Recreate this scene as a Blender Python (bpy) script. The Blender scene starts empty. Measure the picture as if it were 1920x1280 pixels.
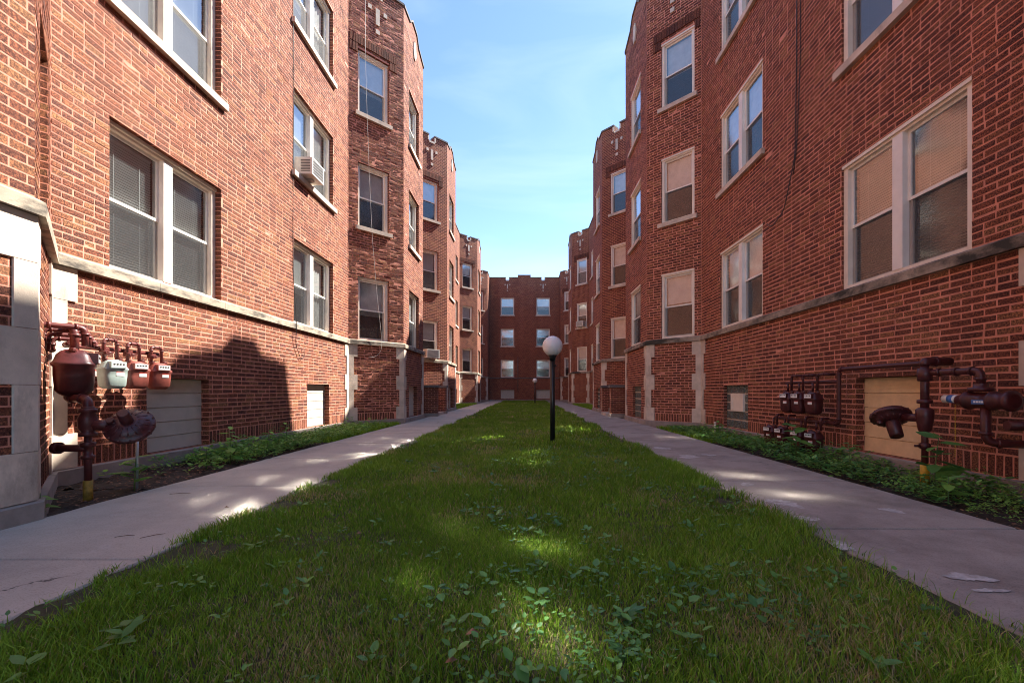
import bpy, bmesh, math, random
import numpy as np
from mathutils import Vector, Matrix

random.seed(7)
rng = np.random.default_rng(7)
R = math.radians
sc = bpy.context.scene
COL = sc.collection

# ------------------------------------------------------------------ camera
EYE = 0.90
FPX = 800.0                      # focal length in pixels of the 1920 px wide photograph
VPX, VPY = 985.0, 733.5          # vanishing point of the court's axis in the photograph
cam = bpy.data.cameras.new('camera')
cam.sensor_width = 36.0
cam.lens = FPX / 1920 * 36.0
cam.shift_x = (960 - VPX) / 1920
cam.shift_y = (VPY - 640) / 1920
cam.clip_start = 0.05
cam.clip_end = 600
camo = bpy.data.objects.new('camera', cam)
COL.objects.link(camo)
camo.location = (0, 0, EYE)
camo.rotation_euler = (R(90), 0, 0)
sc.camera = camo

# ------------------------------------------------------------------ light
SUN = Vector((7.8, 5.7, 10.45)).normalized()
elev = math.asin(SUN.z)
azim = math.atan2(SUN.x, SUN.y)
w = bpy.data.worlds.new('World')
sc.world = w
w.use_nodes = True
nt = w.node_tree
sky = nt.nodes.new('ShaderNodeTexSky')
sky.sky_type = 'NISHITA'
sky.sun_disc = False
sky.sun_elevation = elev
sky.sun_rotation = azim
sky.air_density = 0.85
sky.dust_density = 0.1
sky.ozone_density = 3.5
bg = nt.nodes['Background']
bg.inputs[1].default_value = 0.105
# thin high cirrus, part of the sky in every direction
tc = nt.nodes.new('ShaderNodeTexCoord')
mp = nt.nodes.new('ShaderNodeMapping')
mp.inputs['Scale'].default_value = (1.2, 3.2, 5.0)
mp.inputs['Rotation'].default_value = (0.2, 0.5, 0.7)
cn = nt.nodes.new('ShaderNodeTexNoise')
cn.inputs['Scale'].default_value = 1.5
cn.inputs['Detail'].default_value = 6
cn.inputs['Distortion'].default_value = 0.6
cr = nt.nodes.new('ShaderNodeMapRange')
cr.inputs['From Min'].default_value = 0.45
cr.inputs['From Max'].default_value = 0.85
cr.inputs['To Max'].default_value = 0.18
mx = nt.nodes.new('ShaderNodeMixRGB')
mx.inputs['Color2'].default_value = (5.6, 6.0, 6.4, 1)
nt.links.new(tc.outputs['Generated'], mp.inputs[0])
nt.links.new(mp.outputs[0], cn.inputs['Vector'])
nt.links.new(cn.outputs[0], cr.inputs[0])
nt.links.new(cr.outputs[0], mx.inputs[0])
nt.links.new(sky.outputs[0], mx.inputs['Color1'])
nt.links.new(mx.outputs[0], bg.inputs[0])

sl = bpy.data.lights.new('sun', 'SUN')
sl.energy = 5.0
sl.angle = R(0.5)
sl.color = (1.0, 0.94, 0.85)
so = bpy.data.objects.new('sun', sl)
COL.objects.link(so)
so.rotation_euler = SUN.to_track_quat('Z', 'Y').to_euler()
so.location = (10, 10, 30)

vs = sc.view_settings
vs.view_transform = 'Standard'
vs.look = 'None'
vs.exposure = 1.80
vs.gamma = 1.0
sc.cycles.use_denoising = True
sc.cycles.filter_width = 1.0
sc.cycles.max_bounces = 8
sc.cycles.diffuse_bounces = 6
sc.cycles.transparent_max_bounces = 16
sc.cycles.caustics_reflective = True
sc.cycles.blur_glossy = 0.0
sc.cycles.use_guiding = True
sc.cycles.use_surface_guiding = True
sc.cycles.guiding_training_samples = 64
sc.cycles.sample_clamp_indirect = 0

# ------------------------------------------------------------------ materials
MAT = {}

def newmat(name):
    m = bpy.data.materials.new(name)
    m.use_nodes = True
    n = m.node_tree.nodes
    return m, m.node_tree, n['Principled BSDF'], n['Material Output']

def N(nt, t, **kw):
    n = nt.nodes.new(t)
    for k, v in kw.items():
        if k in n.inputs:
            n.inputs[k].default_value = v
        else:
            setattr(n, k, v)
    return n

def ramp(nt, stops):
    n = nt.nodes.new('ShaderNodeValToRGB')
    e = n.color_ramp.elements
    while len(e) < len(stops):
        e.new(0.5)
    for el, (p, c) in zip(e, stops):
        el.position = p
        el.color = (*c, 1)
    return n

def L(nt, a, b):
    nt.links.new(a, b)

def simple(name, col, rough=0.6, var=0.15, scale=6.0, bump=0.0, bscale=60.0, metal=0.0, detail=4, stain=None):
    m, t, p, o = newmat(name)
    pos = N(t, 'ShaderNodeNewGeometry')
    nz = N(t, 'ShaderNodeTexNoise', Scale=scale, Detail=detail, Roughness=0.65)
    L(t, pos.outputs['Position'], nz.inputs['Vector'])
    a = tuple(c * (1 - var * 1.6) for c in col)
    b = tuple(min(1, c * (1 + var)) for c in col)
    r = ramp(t, [(0.3, a), (0.7, b)])
    L(t, nz.outputs[0], r.inputs[0])
    out = r.outputs[0]
    if stain:
        n2 = N(t, 'ShaderNodeTexNoise', Scale=stain[1], Detail=7, Roughness=0.7)
        mpp = N(t, 'ShaderNodeMapping')
        mpp.inputs['Scale'].default_value = stain[3] if len(stain) > 3 else (1, 1, 1)
        L(t, pos.outputs['Position'], mpp.inputs[0])
        L(t, mpp.outputs[0], n2.inputs['Vector'])
        mr = N(t, 'ShaderNodeMapRange')
        mr.inputs['From Min'].default_value = stain[2]
        mr.inputs['From Max'].default_value = stain[2] + 0.16
        L(t, n2.outputs[0], mr.inputs[0])
        mm = N(t, 'ShaderNodeMixRGB')
        mm.inputs['Color2'].default_value = (*stain[0], 1)
        L(t, mr.outputs[0], mm.inputs[0])
        L(t, out, mm.inputs['Color1'])
        out = mm.outputs[0]
    L(t, out, p.inputs['Base Color'])
    p.inputs['Roughness'].default_value = rough
    p.inputs['Metallic'].default_value = metal
    if bump:
        nb = N(t, 'ShaderNodeTexNoise', Scale=bscale, Detail=5, Roughness=0.7)
        L(t, pos.outputs['Position'], nb.inputs['Vector'])
        bp = N(t, 'ShaderNodeBump', Strength=0.7, Distance=bump)
        L(t, nb.outputs[0], bp.inputs['Height'])
        L(t, bp.outputs[0], p.inputs['Normal'])
    MAT[name] = m
    return m

BR_STOPS = [(0.0, (0.105, 0.040, 0.031)), (0.25, (0.145, 0.051, 0.034)), (0.5, (0.175, 0.060, 0.038)),
            (0.72, (0.205, 0.076, 0.044)), (0.88, (0.240, 0.112, 0.060)), (1.0, (0.130, 0.045, 0.040))]
MORTAR = (0.660, 0.270, 0.185)

def brick_speckle(t, pos, base_out, p, strength=1.0):
    """rug-faced brick: dark drag marks and tan flecks, with relief"""
    n1 = N(t, 'ShaderNodeTexNoise', Scale=70.0, Detail=4, Roughness=0.75)
    L(t, pos, n1.inputs['Vector'])
    r1 = ramp(t, [(0.38, (0.18, 0.16, 0.16)), (0.50, (0.95, 0.95, 0.95)), (0.63, (2.6, 2.6, 2.1))])
    L(t, n1.outputs[0], r1.inputs[0])
    mm = N(t, 'ShaderNodeMixRGB', blend_type='MULTIPLY')
    mm.inputs[0].default_value = 0.85 * strength
    L(t, base_out, mm.inputs['Color1'])
    L(t, r1.outputs[0], mm.inputs['Color2'])
    n2 = N(t, 'ShaderNodeTexNoise', Scale=0.7, Detail=4)
    L(t, pos, n2.inputs['Vector'])
    r2 = ramp(t, [(0.3, (0.62, 0.60, 0.60)), (0.7, (1.25, 1.22, 1.15))])
    # rain streaks and soot run down the wall, so stretch part of the blotching vertically
    mp_ = N(t, 'ShaderNodeMapping')
    mp_.inputs['Scale'].default_value = (2.2, 2.2, 0.22)
    L(t, pos, mp_.inputs[0])
    n3 = N(t, 'ShaderNodeTexNoise', Scale=1.4, Detail=5, Roughness=0.7)
    L(t, mp_.outputs[0], n3.inputs['Vector'])
    av = N(t, 'ShaderNodeMath', operation='MULTIPLY_ADD')
    av.inputs[1].default_value = 0.55
    hf = N(t, 'ShaderNodeMath', operation='MULTIPLY')
    hf.inputs[1].default_value = 0.45
    L(t, n3.outputs[0], hf.inputs[0])
    L(t, n2.outputs[0], av.inputs[0])
    L(t, hf.outputs[0], av.inputs[2])
    L(t, av.outputs[0], r2.inputs[0])
    m2 = N(t, 'ShaderNodeMixRGB', blend_type='MULTIPLY')
    m2.inputs[0].default_value = 1.0
    L(t, mm.outputs[0], m2.inputs['Color1'])
    L(t, r2.outputs[0], m2.inputs['Color2'])
    return n1, m2.outputs[0]

def make_brick():
    m, t, p, o = newmat('brick')
    at = N(t, 'ShaderNodeAttribute', attribute_name='rnd')
    r = ramp(t, BR_STOPS)
    L(t, at.outputs['Fac'], r.inputs[0])
    g = N(t, 'ShaderNodeNewGeometry')
    n1, out = brick_speckle(t, g.outputs['Position'], r.outputs[0], p)
    L(t, out, p.inputs['Base Color'])
    p.inputs['Roughness'].default_value = 0.85
    p.inputs['Specular IOR Level'].default_value = 0.25
    bp = N(t, 'ShaderNodeBump', Strength=0.9, Distance=0.005)
    L(t, n1.outputs[0], bp.inputs['Height'])
    L(t, bp.outputs[0], p.inputs['Normal'])
    MAT['brick'] = m

def make_mortar():
    simple('mortar', MORTAR, 0.9, 0.14, 9.0, 0.003, 160.0, stain=((0.36, 0.15, 0.11), 1.6, 0.54, (2.0, 2.0, 0.35)))

def make_far_brick(name, soldier=False):
    m, t, p, o = newmat(name)
    uv = N(t, 'ShaderNodeUVMap')
    b = N(t, 'ShaderNodeTexBrick')
    b.offset = 0.5
    b.inputs['Color1'].default_value = (0, 0, 0, 1)
    b.inputs['Color2'].default_value = (1, 1, 1, 1)
    b.inputs['Mortar'].default_value = (0.5, 0.5, 0.5, 1)
    b.inputs['Scale'].default_value = 1.0
    b.inputs['Mortar Size'].default_value = 0.0062
    b.inputs['Mortar Smooth'].default_value = 0.15
    b.inputs['Brick Width'].default_value = 0.0709 if soldier else 0.2127
    b.inputs['Row Height'].default_value = 0.20 if soldier else 0.0667
    L(t, uv.outputs[0], b.inputs['Vector'])
    r = ramp(t, BR_STOPS)
    L(t, b.outputs['Color'], r.inputs[0])
    g = N(t, 'ShaderNodeNewGeometry')
    n1, out = brick_speckle(t, g.outputs['Position'], r.outputs[0], p, 0.8)
    mm = N(t, 'ShaderNodeMixRGB')
    mm.inputs['Color2'].default_value = (*MORTAR, 1)
    L(t, b.outputs['Fac'], mm.inputs[0])
    L(t, out, mm.inputs['Color1'])
    L(t, mm.outputs[0], p.inputs['Base Color'])
    p.inputs['Roughness'].default_value = 0.88
    p.inputs['Specular IOR Level'].default_value = 0.25
    inv = N(t, 'ShaderNodeMath', operation='SUBTRACT')
    inv.inputs[0].default_value = 1.0
    L(t, b.outputs['Fac'], inv.inputs[1])
    sc1 = N(t, 'ShaderNodeMath', operation='MULTIPLY_ADD')
    sc1.inputs[1].default_value = 0.6
    L(t, n1.outputs[0], sc1.inputs[0])
    L(t, inv.outputs[0], sc1.inputs[2])
    bp = N(t, 'ShaderNodeBump', Strength=1.0, Distance=0.009)
    L(t, sc1.outputs[0], bp.inputs['Height'])
    L(t, bp.outputs[0], p.inputs['Normal'])
    MAT[name] = m

def make_glass():
    m, t, p, o = newmat('window_glass')
    t.nodes.remove(p)
    tr = N(t, 'ShaderNodeBsdfTransparent')
    tr.inputs[0].default_value = (0.80, 0.84, 0.85, 1)
    gl = N(t, 'ShaderNodeBsdfGlossy', Roughness=0.075)
    gl.inputs[0].default_value = (0.95, 0.98, 1, 1)
    g = N(t, 'ShaderNodeNewGeometry')
    # double glazing: the same reflectance from either side
    dt = N(t, 'ShaderNodeVectorMath', operation='DOT_PRODUCT')
    L(t, g.outputs['Normal'], dt.inputs[0])
    L(t, g.outputs['Incoming'], dt.inputs[1])
    ab = N(t, 'ShaderNodeMath', operation='ABSOLUTE')
    L(t, dt.outputs['Value'], ab.inputs[0])
    om = N(t, 'ShaderNodeMath', operation='SUBTRACT')
    om.inputs[0].default_value = 1.0
    L(t, ab.outputs[0], om.inputs[1])
    pw = N(t, 'ShaderNodeMath', operation='POWER')
    pw.inputs[1].default_value = 3.6
    L(t, om.outputs[0], pw.inputs[0])
    fr = N(t, 'ShaderNodeMath', operation='MULTIPLY_ADD')
    fr.inputs[1].default_value = 0.75
    fr.inputs[2].default_value = 0.24
    L(t, pw.outputs[0], fr.inputs[0])
    nz = N(t, 'ShaderNodeTexNoise', Scale=2.2, Detail=1)
    L(t, g.outputs['Position'], nz.inputs['Vector'])
    bp = N(t, 'ShaderNodeBump', Strength=0.1, Distance=0.005)
    L(t, nz.outputs[0], bp.inputs['Height'])
    L(t, bp.outputs[0], gl.inputs['Normal'])
    mix = N(t, 'ShaderNodeMixShader')
    L(t, fr.outputs[0], mix.inputs[0])
    L(t, tr.outputs[0], mix.inputs[1])
    L(t, gl.outputs[0], mix.inputs[2])
    L(t, mix.outputs[0], o.inputs[0])
    MAT['window_glass'] = m

def leafy(name, stops, rough=0.5, trans=0.35, spec=0.4):
    m, t, p, o = newmat(name)
    at = N(t, 'ShaderNodeAttribute', attribute_name='rnd')
    r = ramp(t, stops)
    L(t, at.outputs['Fac'], r.inputs[0])
    L(t, r.outputs[0], p.inputs['Base Color'])
    p.inputs['Roughness'].default_value = rough
    p.inputs['Specular IOR Level'].default_value = spec
    tl = N(t, 'ShaderNodeBsdfTranslucent')
    L(t, r.outputs[0], tl.inputs[0])
    mix = N(t, 'ShaderNodeMixShader')
    mix.inputs[0].default_value = trans
    L(t, p.outputs[0], mix.inputs[1])
    L(t, tl.outputs[0], mix.inputs[2])
    L(t, mix.outputs[0], o.inputs[0])
    MAT[name] = m

make_brick()
make_mortar()
make_far_brick('brick_wall')
make_far_brick('soldier_wall', True)
make_glass()
simple('limestone', (0.62, 0.51, 0.41), 0.85, 0.16, 3.0, 0.003, 90, stain=((0.36, 0.29, 0.23), 2.6, 0.54, (1, 1, .5)))
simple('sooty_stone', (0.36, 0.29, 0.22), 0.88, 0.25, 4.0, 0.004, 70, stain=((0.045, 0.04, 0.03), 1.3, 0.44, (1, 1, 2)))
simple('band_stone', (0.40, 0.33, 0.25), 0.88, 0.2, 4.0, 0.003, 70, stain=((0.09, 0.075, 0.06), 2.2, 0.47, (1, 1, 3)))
simple('base_concrete', (0.34, 0.28, 0.24), 0.9, 0.2, 4.0, 0.003, 70, stain=((0.16, 0.13, 0.11), 2.0, 0.52))
simple('coping_stone', (0.16, 0.14, 0.13), 0.9, 0.25, 4.0, 0.003, 60)
simple('cream_paint', (0.82, 0.72, 0.60), 0.5, 0.06, 5.0)
simple('sash_white', (0.82, 0.77, 0.70), 0.4, 0.05, 5.0)
simple('sash_dark', (0.06, 0.05, 0.045), 0.45, 0.15, 8.0)
simple('blind_white', (0.70, 0.70, 0.68), 0.6, 0.04, 3.0)
simple('blind_tan', (0.60, 0.54, 0.46), 0.6, 0.06, 3.0)
simple('shade_cloth', (0.60, 0.58, 0.55), 0.9, 0.12, 5.0)
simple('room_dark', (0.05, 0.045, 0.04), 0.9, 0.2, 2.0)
simple('siding_white', (0.52, 0.475, 0.40), 0.7, 0.06, 7.0, 0.002, 50)
simple('siding_tan', (0.74, 0.52, 0.29), 0.7, 0.08, 7.0, 0.002, 50)
simple('roofing', (0.08, 0.08, 0.08), 0.9)
simple('pipe_paint', (0.125, 0.028, 0.024), 0.42, 0.2, 14.0, 0.001, 50)
simple('pipe_paint_shaded', (0.075, 0.015, 0.016), 0.4, 0.25, 14.0, 0.001, 50)  # same maroon paint, darkened so the colour itself carries shade
simple('yellow_sleeve_worn', (0.36, 0.22, 0.03), 0.6, 0.3, 25)
simple('meter_red', (0.235, 0.060, 0.045), 0.45, 0.15, 10.0)
simple('meter_green', (0.33, 0.40, 0.37), 0.4, 0.08, 10.0)
simple('meter_plate', (0.75, 0.75, 0.72), 0.35, 0.05)
simple('dial_black', (0.02, 0.02, 0.02), 0.4)
simple('label_blue', (0.05, 0.14, 0.38), 0.35)
simple('label_red', (0.5, 0.04, 0.03), 0.4)
simple('steel', (0.45, 0.45, 0.45), 0.4, 0.1, 9, metal=0.6)
simple('yellow_sleeve', (0.62, 0.38, 0.02), 0.5, 0.15, 12)
simple('cable_black', (0.015, 0.014, 0.014), 0.5)
simple('cable_white', (0.55, 0.53, 0.5), 0.5)
simple('lamp_black', (0.012, 0.012, 0.013), 0.35, 0.2, 10)
simple('globe_white', (0.78, 0.74, 0.72), 0.35, 0.03, 4, stain=((0.5, 0.46, 0.44), 9.0, 0.60))
simple('appliance', (0.68, 0.66, 0.61), 0.45, 0.06, 8)
simple('grille_dark', (0.08, 0.08, 0.08), 0.5)
simple('soil', (0.050, 0.034, 0.024), 0.95, 0.45, 14, 0.02, 40, detail=8)
simple('lawn_soil', (0.055, 0.052, 0.022), 0.95, 0.4, 9, 0.01, 50, detail=8)
simple('ground_soil', (0.10, 0.09, 0.06), 0.95, 0.3, 2)
simple('path_joint', (0.06, 0.052, 0.045), 0.95, 0.3, 12)
simple('path_grey', (0.50, 0.465, 0.44), 0.9, 0.12, 2.2, 0.002, 210, detail=9, stain=((0.40, 0.365, 0.34), 3.0, 0.55))
simple('path_brown', (0.43, 0.375, 0.34), 0.9, 0.14, 2.0, 0.002, 190, detail=9, stain=((0.29, 0.245, 0.22), 1.7, 0.50))
simple('patch_white', (0.52, 0.49, 0.46), 0.9, 0.25, 18, stain=((0.34, 0.29, 0.25), 14, 0.47))
simple('twig', (0.14, 0.09, 0.06), 0.9)
simple('dry_leaf', (0.22, 0.11, 0.06), 0.8, 0.3, 30)
simple('stem_green', (0.09, 0.15, 0.04), 0.6)
leafy('grass_blade', [(0.0, (0.085, 0.170, 0.012)), (0.45, (0.200, 0.350, 0.026)), (0.78, (0.320, 0.500, 0.044)),
                      (0.84, (0.42, 0.33, 0.12)), (1.0, (0.58, 0.46, 0.24))], 0.55, 0.35, 0.25)
leafy('weed_leaf', [(0.0, (0.07, 0.18, 0.055)), (0.5, (0.14, 0.31, 0.065)), (1.0, (0.27, 0.48, 0.08))], 0.45, 0.3, 0.35)

def make_block_glass():
    m, t, p, o = newmat('block_glass')
    p.inputs['Base Color'].default_value = (0.11, 0.13, 0.12, 1)
    p.inputs['Roughness'].default_value = 0.12
    g = N(t, 'ShaderNodeNewGeometry')
    v = N(t, 'ShaderNodeTexVoronoi', Scale=26.0)
    L(t, g.outputs['Position'], v.inputs['Vector'])
    bp = N(t, 'ShaderNodeBump', Strength=0.9, Distance=0.02)
    L(t, v.outputs[0], bp.inputs['Height'])
    L(t, bp.outputs[0], p.inputs['Normal'])
    MAT['block_glass'] = m
make_block_glass()

def make_screen():
    # fibreglass mesh finer than a pixel: dark thread over mostly open holes
    m, t, p, o = newmat('screen_mesh')
    p.inputs['Base Color'].default_value = (0.03, 0.03, 0.032, 1)
    p.inputs['Roughness'].default_value = 0.6
    tr = N(t, 'ShaderNodeBsdfTransparent')
    mix = N(t, 'ShaderNodeMixShader')
    mix.inputs[0].default_value = 0.42
    L(t, tr.outputs[0], mix.inputs[1])
    L(t, p.outputs[0], mix.inputs[2])
    L(t, mix.outputs[0], o.inputs[0])
    MAT['screen_mesh'] = m
make_screen()

def make_concrete(name, col, dark, light, crack):
    m, t, p, o = newmat(name)
    g = N(t, 'ShaderNodeNewGeometry')
    P_ = g.outputs['Position']
    def noise(scale, detail=6, rough=.65):
        n = N(t, 'ShaderNodeTexNoise', Scale=scale, Detail=detail, Roughness=rough)
        L(t, P_, n.inputs['Vector'])
        return n
    def mixc(fac, a, b, blend='MIX'):
        mm = N(t, 'ShaderNodeMixRGB', blend_type=blend)
        if isinstance(fac, float):
            mm.inputs[0].default_value = fac
        else:
            L(t, fac, mm.inputs[0])
        for s_, v in (('Color1', a), ('Color2', b)):
            if isinstance(v, tuple):
                mm.inputs[s_].default_value = (*v, 1)
            else:
                L(t, v, mm.inputs[s_])
        return mm.outputs[0]
    def rng_(sock, a, b, lo=0.0, hi=1.0):
        r = N(t, 'ShaderNodeMapRange')
        r.inputs['From Min'].default_value = a
        r.inputs['From Max'].default_value = b
        r.inputs['To Min'].default_value = lo
        r.inputs['To Max'].default_value = hi
        L(t, sock, r.inputs[0])
        return r.outputs[0]
    c = mixc(rng_(noise(1.6, 8, .7).outputs[0], .42, .66), col, dark)
    c = mixc(rng_(noise(5.5, 8, .75).outputs[0], .55, .72, 0, .6), c, light)
    c = mixc(rng_(noise(11.0, 6, .8).outputs[0], .60, .70, 0, .55), c, tuple(x * .55 for x in col))
    grit = noise(95.0, 5, .85)
    gr = ramp(t, [(0.34, (.45, .43, .41)), (0.48, (1, 1, 1)), (0.60, (1.0, 1.0, 1.0)), (0.72, (1.45, 1.42, 1.38))])
    L(t, grit.outputs[0], gr.inputs[0])
    c = mixc(0.75, c, gr.outputs[0], 'MULTIPLY')
    vo = N(t, 'ShaderNodeTexVoronoi', Scale=crack)
    vo.feature = 'DISTANCE_TO_EDGE'
    wob = noise(3.0, 5)
    add = N(t, 'ShaderNodeVectorMath', operation='MULTIPLY_ADD')
    add.inputs[1].default_value = (.35, .35, 0)
    L(t, wob.outputs['Color'], add.inputs[0])
    L(t, P_, add.inputs[2])
    L(t, add.outputs[0], vo.inputs['Vector'])
    cm = N(t, 'ShaderNodeMath', operation='MULTIPLY')
    L(t, rng_(vo.outputs['Distance'], 0.0, .004, 1, 0), cm.inputs[0])
    L(t, rng_(noise(.9, 2).outputs[0], .55, .60), cm.inputs[1])
    c = mixc(cm.outputs[0], c, (.07, .06, .05))
    L(t, c, p.inputs['Base Color'])
    p.inputs['Roughness'].default_value = .9
    bp = N(t, 'ShaderNodeBump', Strength=.8, Distance=.0025)
    L(t, grit.outputs[0], bp.inputs['Height'])
    L(t, bp.outputs[0], p.inputs['Normal'])
    MAT[name] = m
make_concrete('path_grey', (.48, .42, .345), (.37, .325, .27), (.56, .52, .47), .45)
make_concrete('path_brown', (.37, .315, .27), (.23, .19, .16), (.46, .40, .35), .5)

# ------------------------------------------------------------------ object helpers
WLOC = {}          # world location of every parent (parents are never rotated or scaled)

def link(name, data, parent=None, loc=(0, 0, 0)):
    o = bpy.data.objects.new(name, data)
    COL.objects.link(o)
    o.location = loc
    if parent is not None:
        o.parent = parent
        o.matrix_parent_inverse = Matrix.Translation(-Vector(WLOC[parent.name]))
    WLOC[o.name] = Vector(loc)
    return o

def tag(o, label, cat, group=None):
    o['label'] = label
    o['category'] = cat
    if group:
        o['group'] = group
    return o

def thing(name, label, cat, loc, group=None):
    o = link(name, None, None, loc)
    o.empty_display_size = 0.2
    return tag(o, label, cat, group)

class MB:
    def __init__(self):
        self.v, self.f, self.uv, self.sm, self.mi = [], [], [], [], []
    def add(self, vs, fs, uvs=None, smooth=False, mi=0):
        b = len(self.v)
        self.v.extend([tuple(x) for x in vs])
        for k, f in enumerate(fs):
            self.f.append(tuple(i + b for i in f))
            self.sm.append(smooth)
            self.mi.append(mi)
            self.uv.append(uvs[k] if uvs else None)
    def box(self, F, u0, u1, d0, d1, z0, z1, mi=0):
        """box in a wall frame F: u along the wall, d outward, z up"""
        c = [F(u, d, z) for z in (z0, z1) for d in (d0, d1) for u in (u0, u1)]
        self.add(c, [(0, 1, 3, 2), (4, 6, 7, 5), (0, 4, 5, 1), (2, 3, 7, 6), (0, 2, 6, 4), (1, 5, 7, 3)],
                 [[(u0, d0), (u1, d0), (u1, d1), (u0, d1)], [(u0, d0), (u0, d1), (u1, d1), (u1, d0)],
                  [(u0, z0), (u0, z1), (u1, z1), (u1, z0)], [(u0, z0), (u1, z0), (u1, z1), (u0, z1)],
                  [(d0, z0), (d1, z0), (d1, z1), (d0, z1)], [(d0, z0), (d0, z1), (d1, z1), (d1, z0)]], mi=mi)
    def tube(self, pts, r, n=10, smooth=True, caps=True, mi=0):
        pts = [Vector(p) for p in pts]
        rs = r if isinstance(r, (list, tuple)) else [r] * len(pts)
        T = []
        for i in range(len(pts)):
            a = pts[max(0, i - 1)]
            b = pts[min(len(pts) - 1, i + 1)]
            T.append((b - a).normalized())
        up = Vector((0, 0, 1)) if abs(T[0].z) < 0.9 else Vector((1, 0, 0))
        x = T[0].cross(up).normalized()
        vs, fs = [], []
        for i, p in enumerate(pts):
            x = (x - T[i] * x.dot(T[i])).normalized()
            y = T[i].cross(x)
            for k in range(n):
                a = 2 * math.pi * k / n
                vs.append(p + (x * math.cos(a) + y * math.sin(a)) * rs[i])
        for i in range(len(pts) - 1):
            for k in range(n):
                fs.append((i * n + k, i * n + (k + 1) % n, (i + 1) * n + (k + 1) % n, (i + 1) * n + k))
        self.add(vs, fs, smooth=smooth, mi=mi)
        if caps:
            b = len(self.v) - len(vs)
            self.f.append(tuple(b + k for k in reversed(range(n))))
            self.f.append(tuple(b + (len(pts) - 1) * n + k for k in range(n)))
            self.sm += [False, False]
            self.mi += [mi, mi]
            self.uv += [None, None]
    def loft(self, rings, smooth=True, mi=0):
        n = len(rings[0])
        vs = [p for r in rings for p in r]
        fs = [(i * n + k, i * n + (k + 1) % n, (i + 1) * n + (k + 1) % n, (i + 1) * n + k)
              for i in range(len(rings) - 1) for k in range(n)]
        self.add(vs, fs, smooth=smooth, mi=mi)
        self.add(rings[0], [tuple(reversed(range(n)))], mi=mi)
        self.add(rings[-1], [tuple(range(n))], mi=mi)
    def prism(self, F, poly, d0, d1, mi=0):
        """polygon in (u,z) extruded from d0 to d1"""
        n = len(poly)
        vs = [F(u, d, z) for d in (d0, d1) for (u, z) in poly]
        fs = [tuple(range(n)), tuple(reversed(range(n, 2 * n)))]
        uv = [[(u, z) for u, z in poly], [(u, z) for u, z in reversed(poly)]]
        for k in range(n):
            j = (k + 1) % n
            fs.append((k, k + n, j + n, j))
            (u, z), (u2, z2) = poly[k], poly[j]
            l = math.hypot(u2 - u, z2 - z)
            uv.append([(0, 0), (d1 - d0, 0), (d1 - d0, l), (0, l)])
        self.add(vs, fs, uv, mi=mi)
    def mesh(self, name, mats, fix=True):
        me = bpy.data.meshes.new(name)
        me.from_pydata(self.v, [], self.f)
        if any(u is not None for u in self.uv):
            ul = me.uv_layers.new(name='UVMap')
            k = 0
            for f, u in zip(self.f, self.uv):
                for j in range(len(f)):
                    ul.data[k].uv = u[j] if u else (0, 0)
                    k += 1
        for m in (mats if isinstance(mats, (list, tuple)) else [mats]):
            me.materials.append(MAT[m])
        me.polygons.foreach_set('use_smooth', self.sm)
        me.polygons.foreach_set('material_index', self.mi)
        if fix:
            bm = bmesh.new()
            bm.from_mesh(me)
            bmesh.ops.recalc_face_normals(bm, faces=bm.faces)
            bm.to_mesh(me)
            bm.free()
        me.update()
        return me
    def build(self, name, mats, parent=None, fix=True):
        return link(name, self.mesh(name, mats, fix), parent)

def round_path(pts, rad, n=5):
    pts = [Vector(p) for p in pts]
    out = [pts[0]]
    for i in range(1, len(pts) - 1):
        a, b, c = pts[i - 1], pts[i], pts[i + 1]
        r = min(rad, (a - b).length * 0.49, (c - b).length * 0.49)
        p, q = b + (a - b).normalized() * r, b + (c - b).normalized() * r
        for k in range(n + 1):
            s = k / n
            out.append(p * (1 - s) ** 2 + b * 2 * s * (1 - s) + q * s * s)
    out.append(pts[-1])
    return out

def bulk(name, V, F, mat, parent=None, rnd=None, smooth=False):
    """large mesh from numpy arrays: F has a fixed number of corners per face; rnd is per vertex"""
    me = bpy.data.meshes.new(name)
    nf, k = F.shape
    me.vertices.add(len(V))
    me.vertices.foreach_set('co', np.ascontiguousarray(V, dtype=np.float32).ravel())
    me.loops.add(nf * k)
    me.loops.foreach_set('vertex_index', np.ascontiguousarray(F, dtype=np.int32).ravel())
    me.polygons.add(nf)
    me.polygons.foreach_set('loop_start', np.arange(0, nf * k, k, dtype=np.int32))
    me.polygons.foreach_set('loop_total', np.full(nf, k, dtype=np.int32))
    me.polygons.foreach_set('use_smooth', np.full(nf, bool(smooth)))
    me.update(calc_edges=True)
    if rnd is not None:
        a = me.attributes.new('rnd', 'FLOAT', 'POINT')
        a.data.foreach_set('value', np.asarray(rnd, dtype=np.float32))
    me.materials.append(MAT[mat])
    me.validate()
    return link(name, me, parent)

def frame(p0, p1, side):
    """wall frame: side -1 for the left wing (outward to the right of p0->p1), +1 for the right wing"""
    t = Vector((p1[0] - p0[0], p1[1] - p0[1], 0))
    ln = t.length
    t.normalize()
    n = Vector((t.y, -t.x, 0)) * (-side)
    o = Vector((p0[0], p0[1], 0))
    def F(u, d, z):
        return o + t * u + n * d + Vector((0, 0, z))
    F.len, F.t, F.n, F.side = ln, t, n, side
    return F

# ------------------------------------------------------------------ levels
BASE_T = 0.133
BAND0, BAND1 = 2.133, 2.262
FLOORS = [(2.262, 3.93), (5.24, 6.92), (8.22, 9.90)]
TOP = 11.80
ROOF = 11.10
CH = 0.0667
BL = 0.2127
JT = 0.0145

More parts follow.
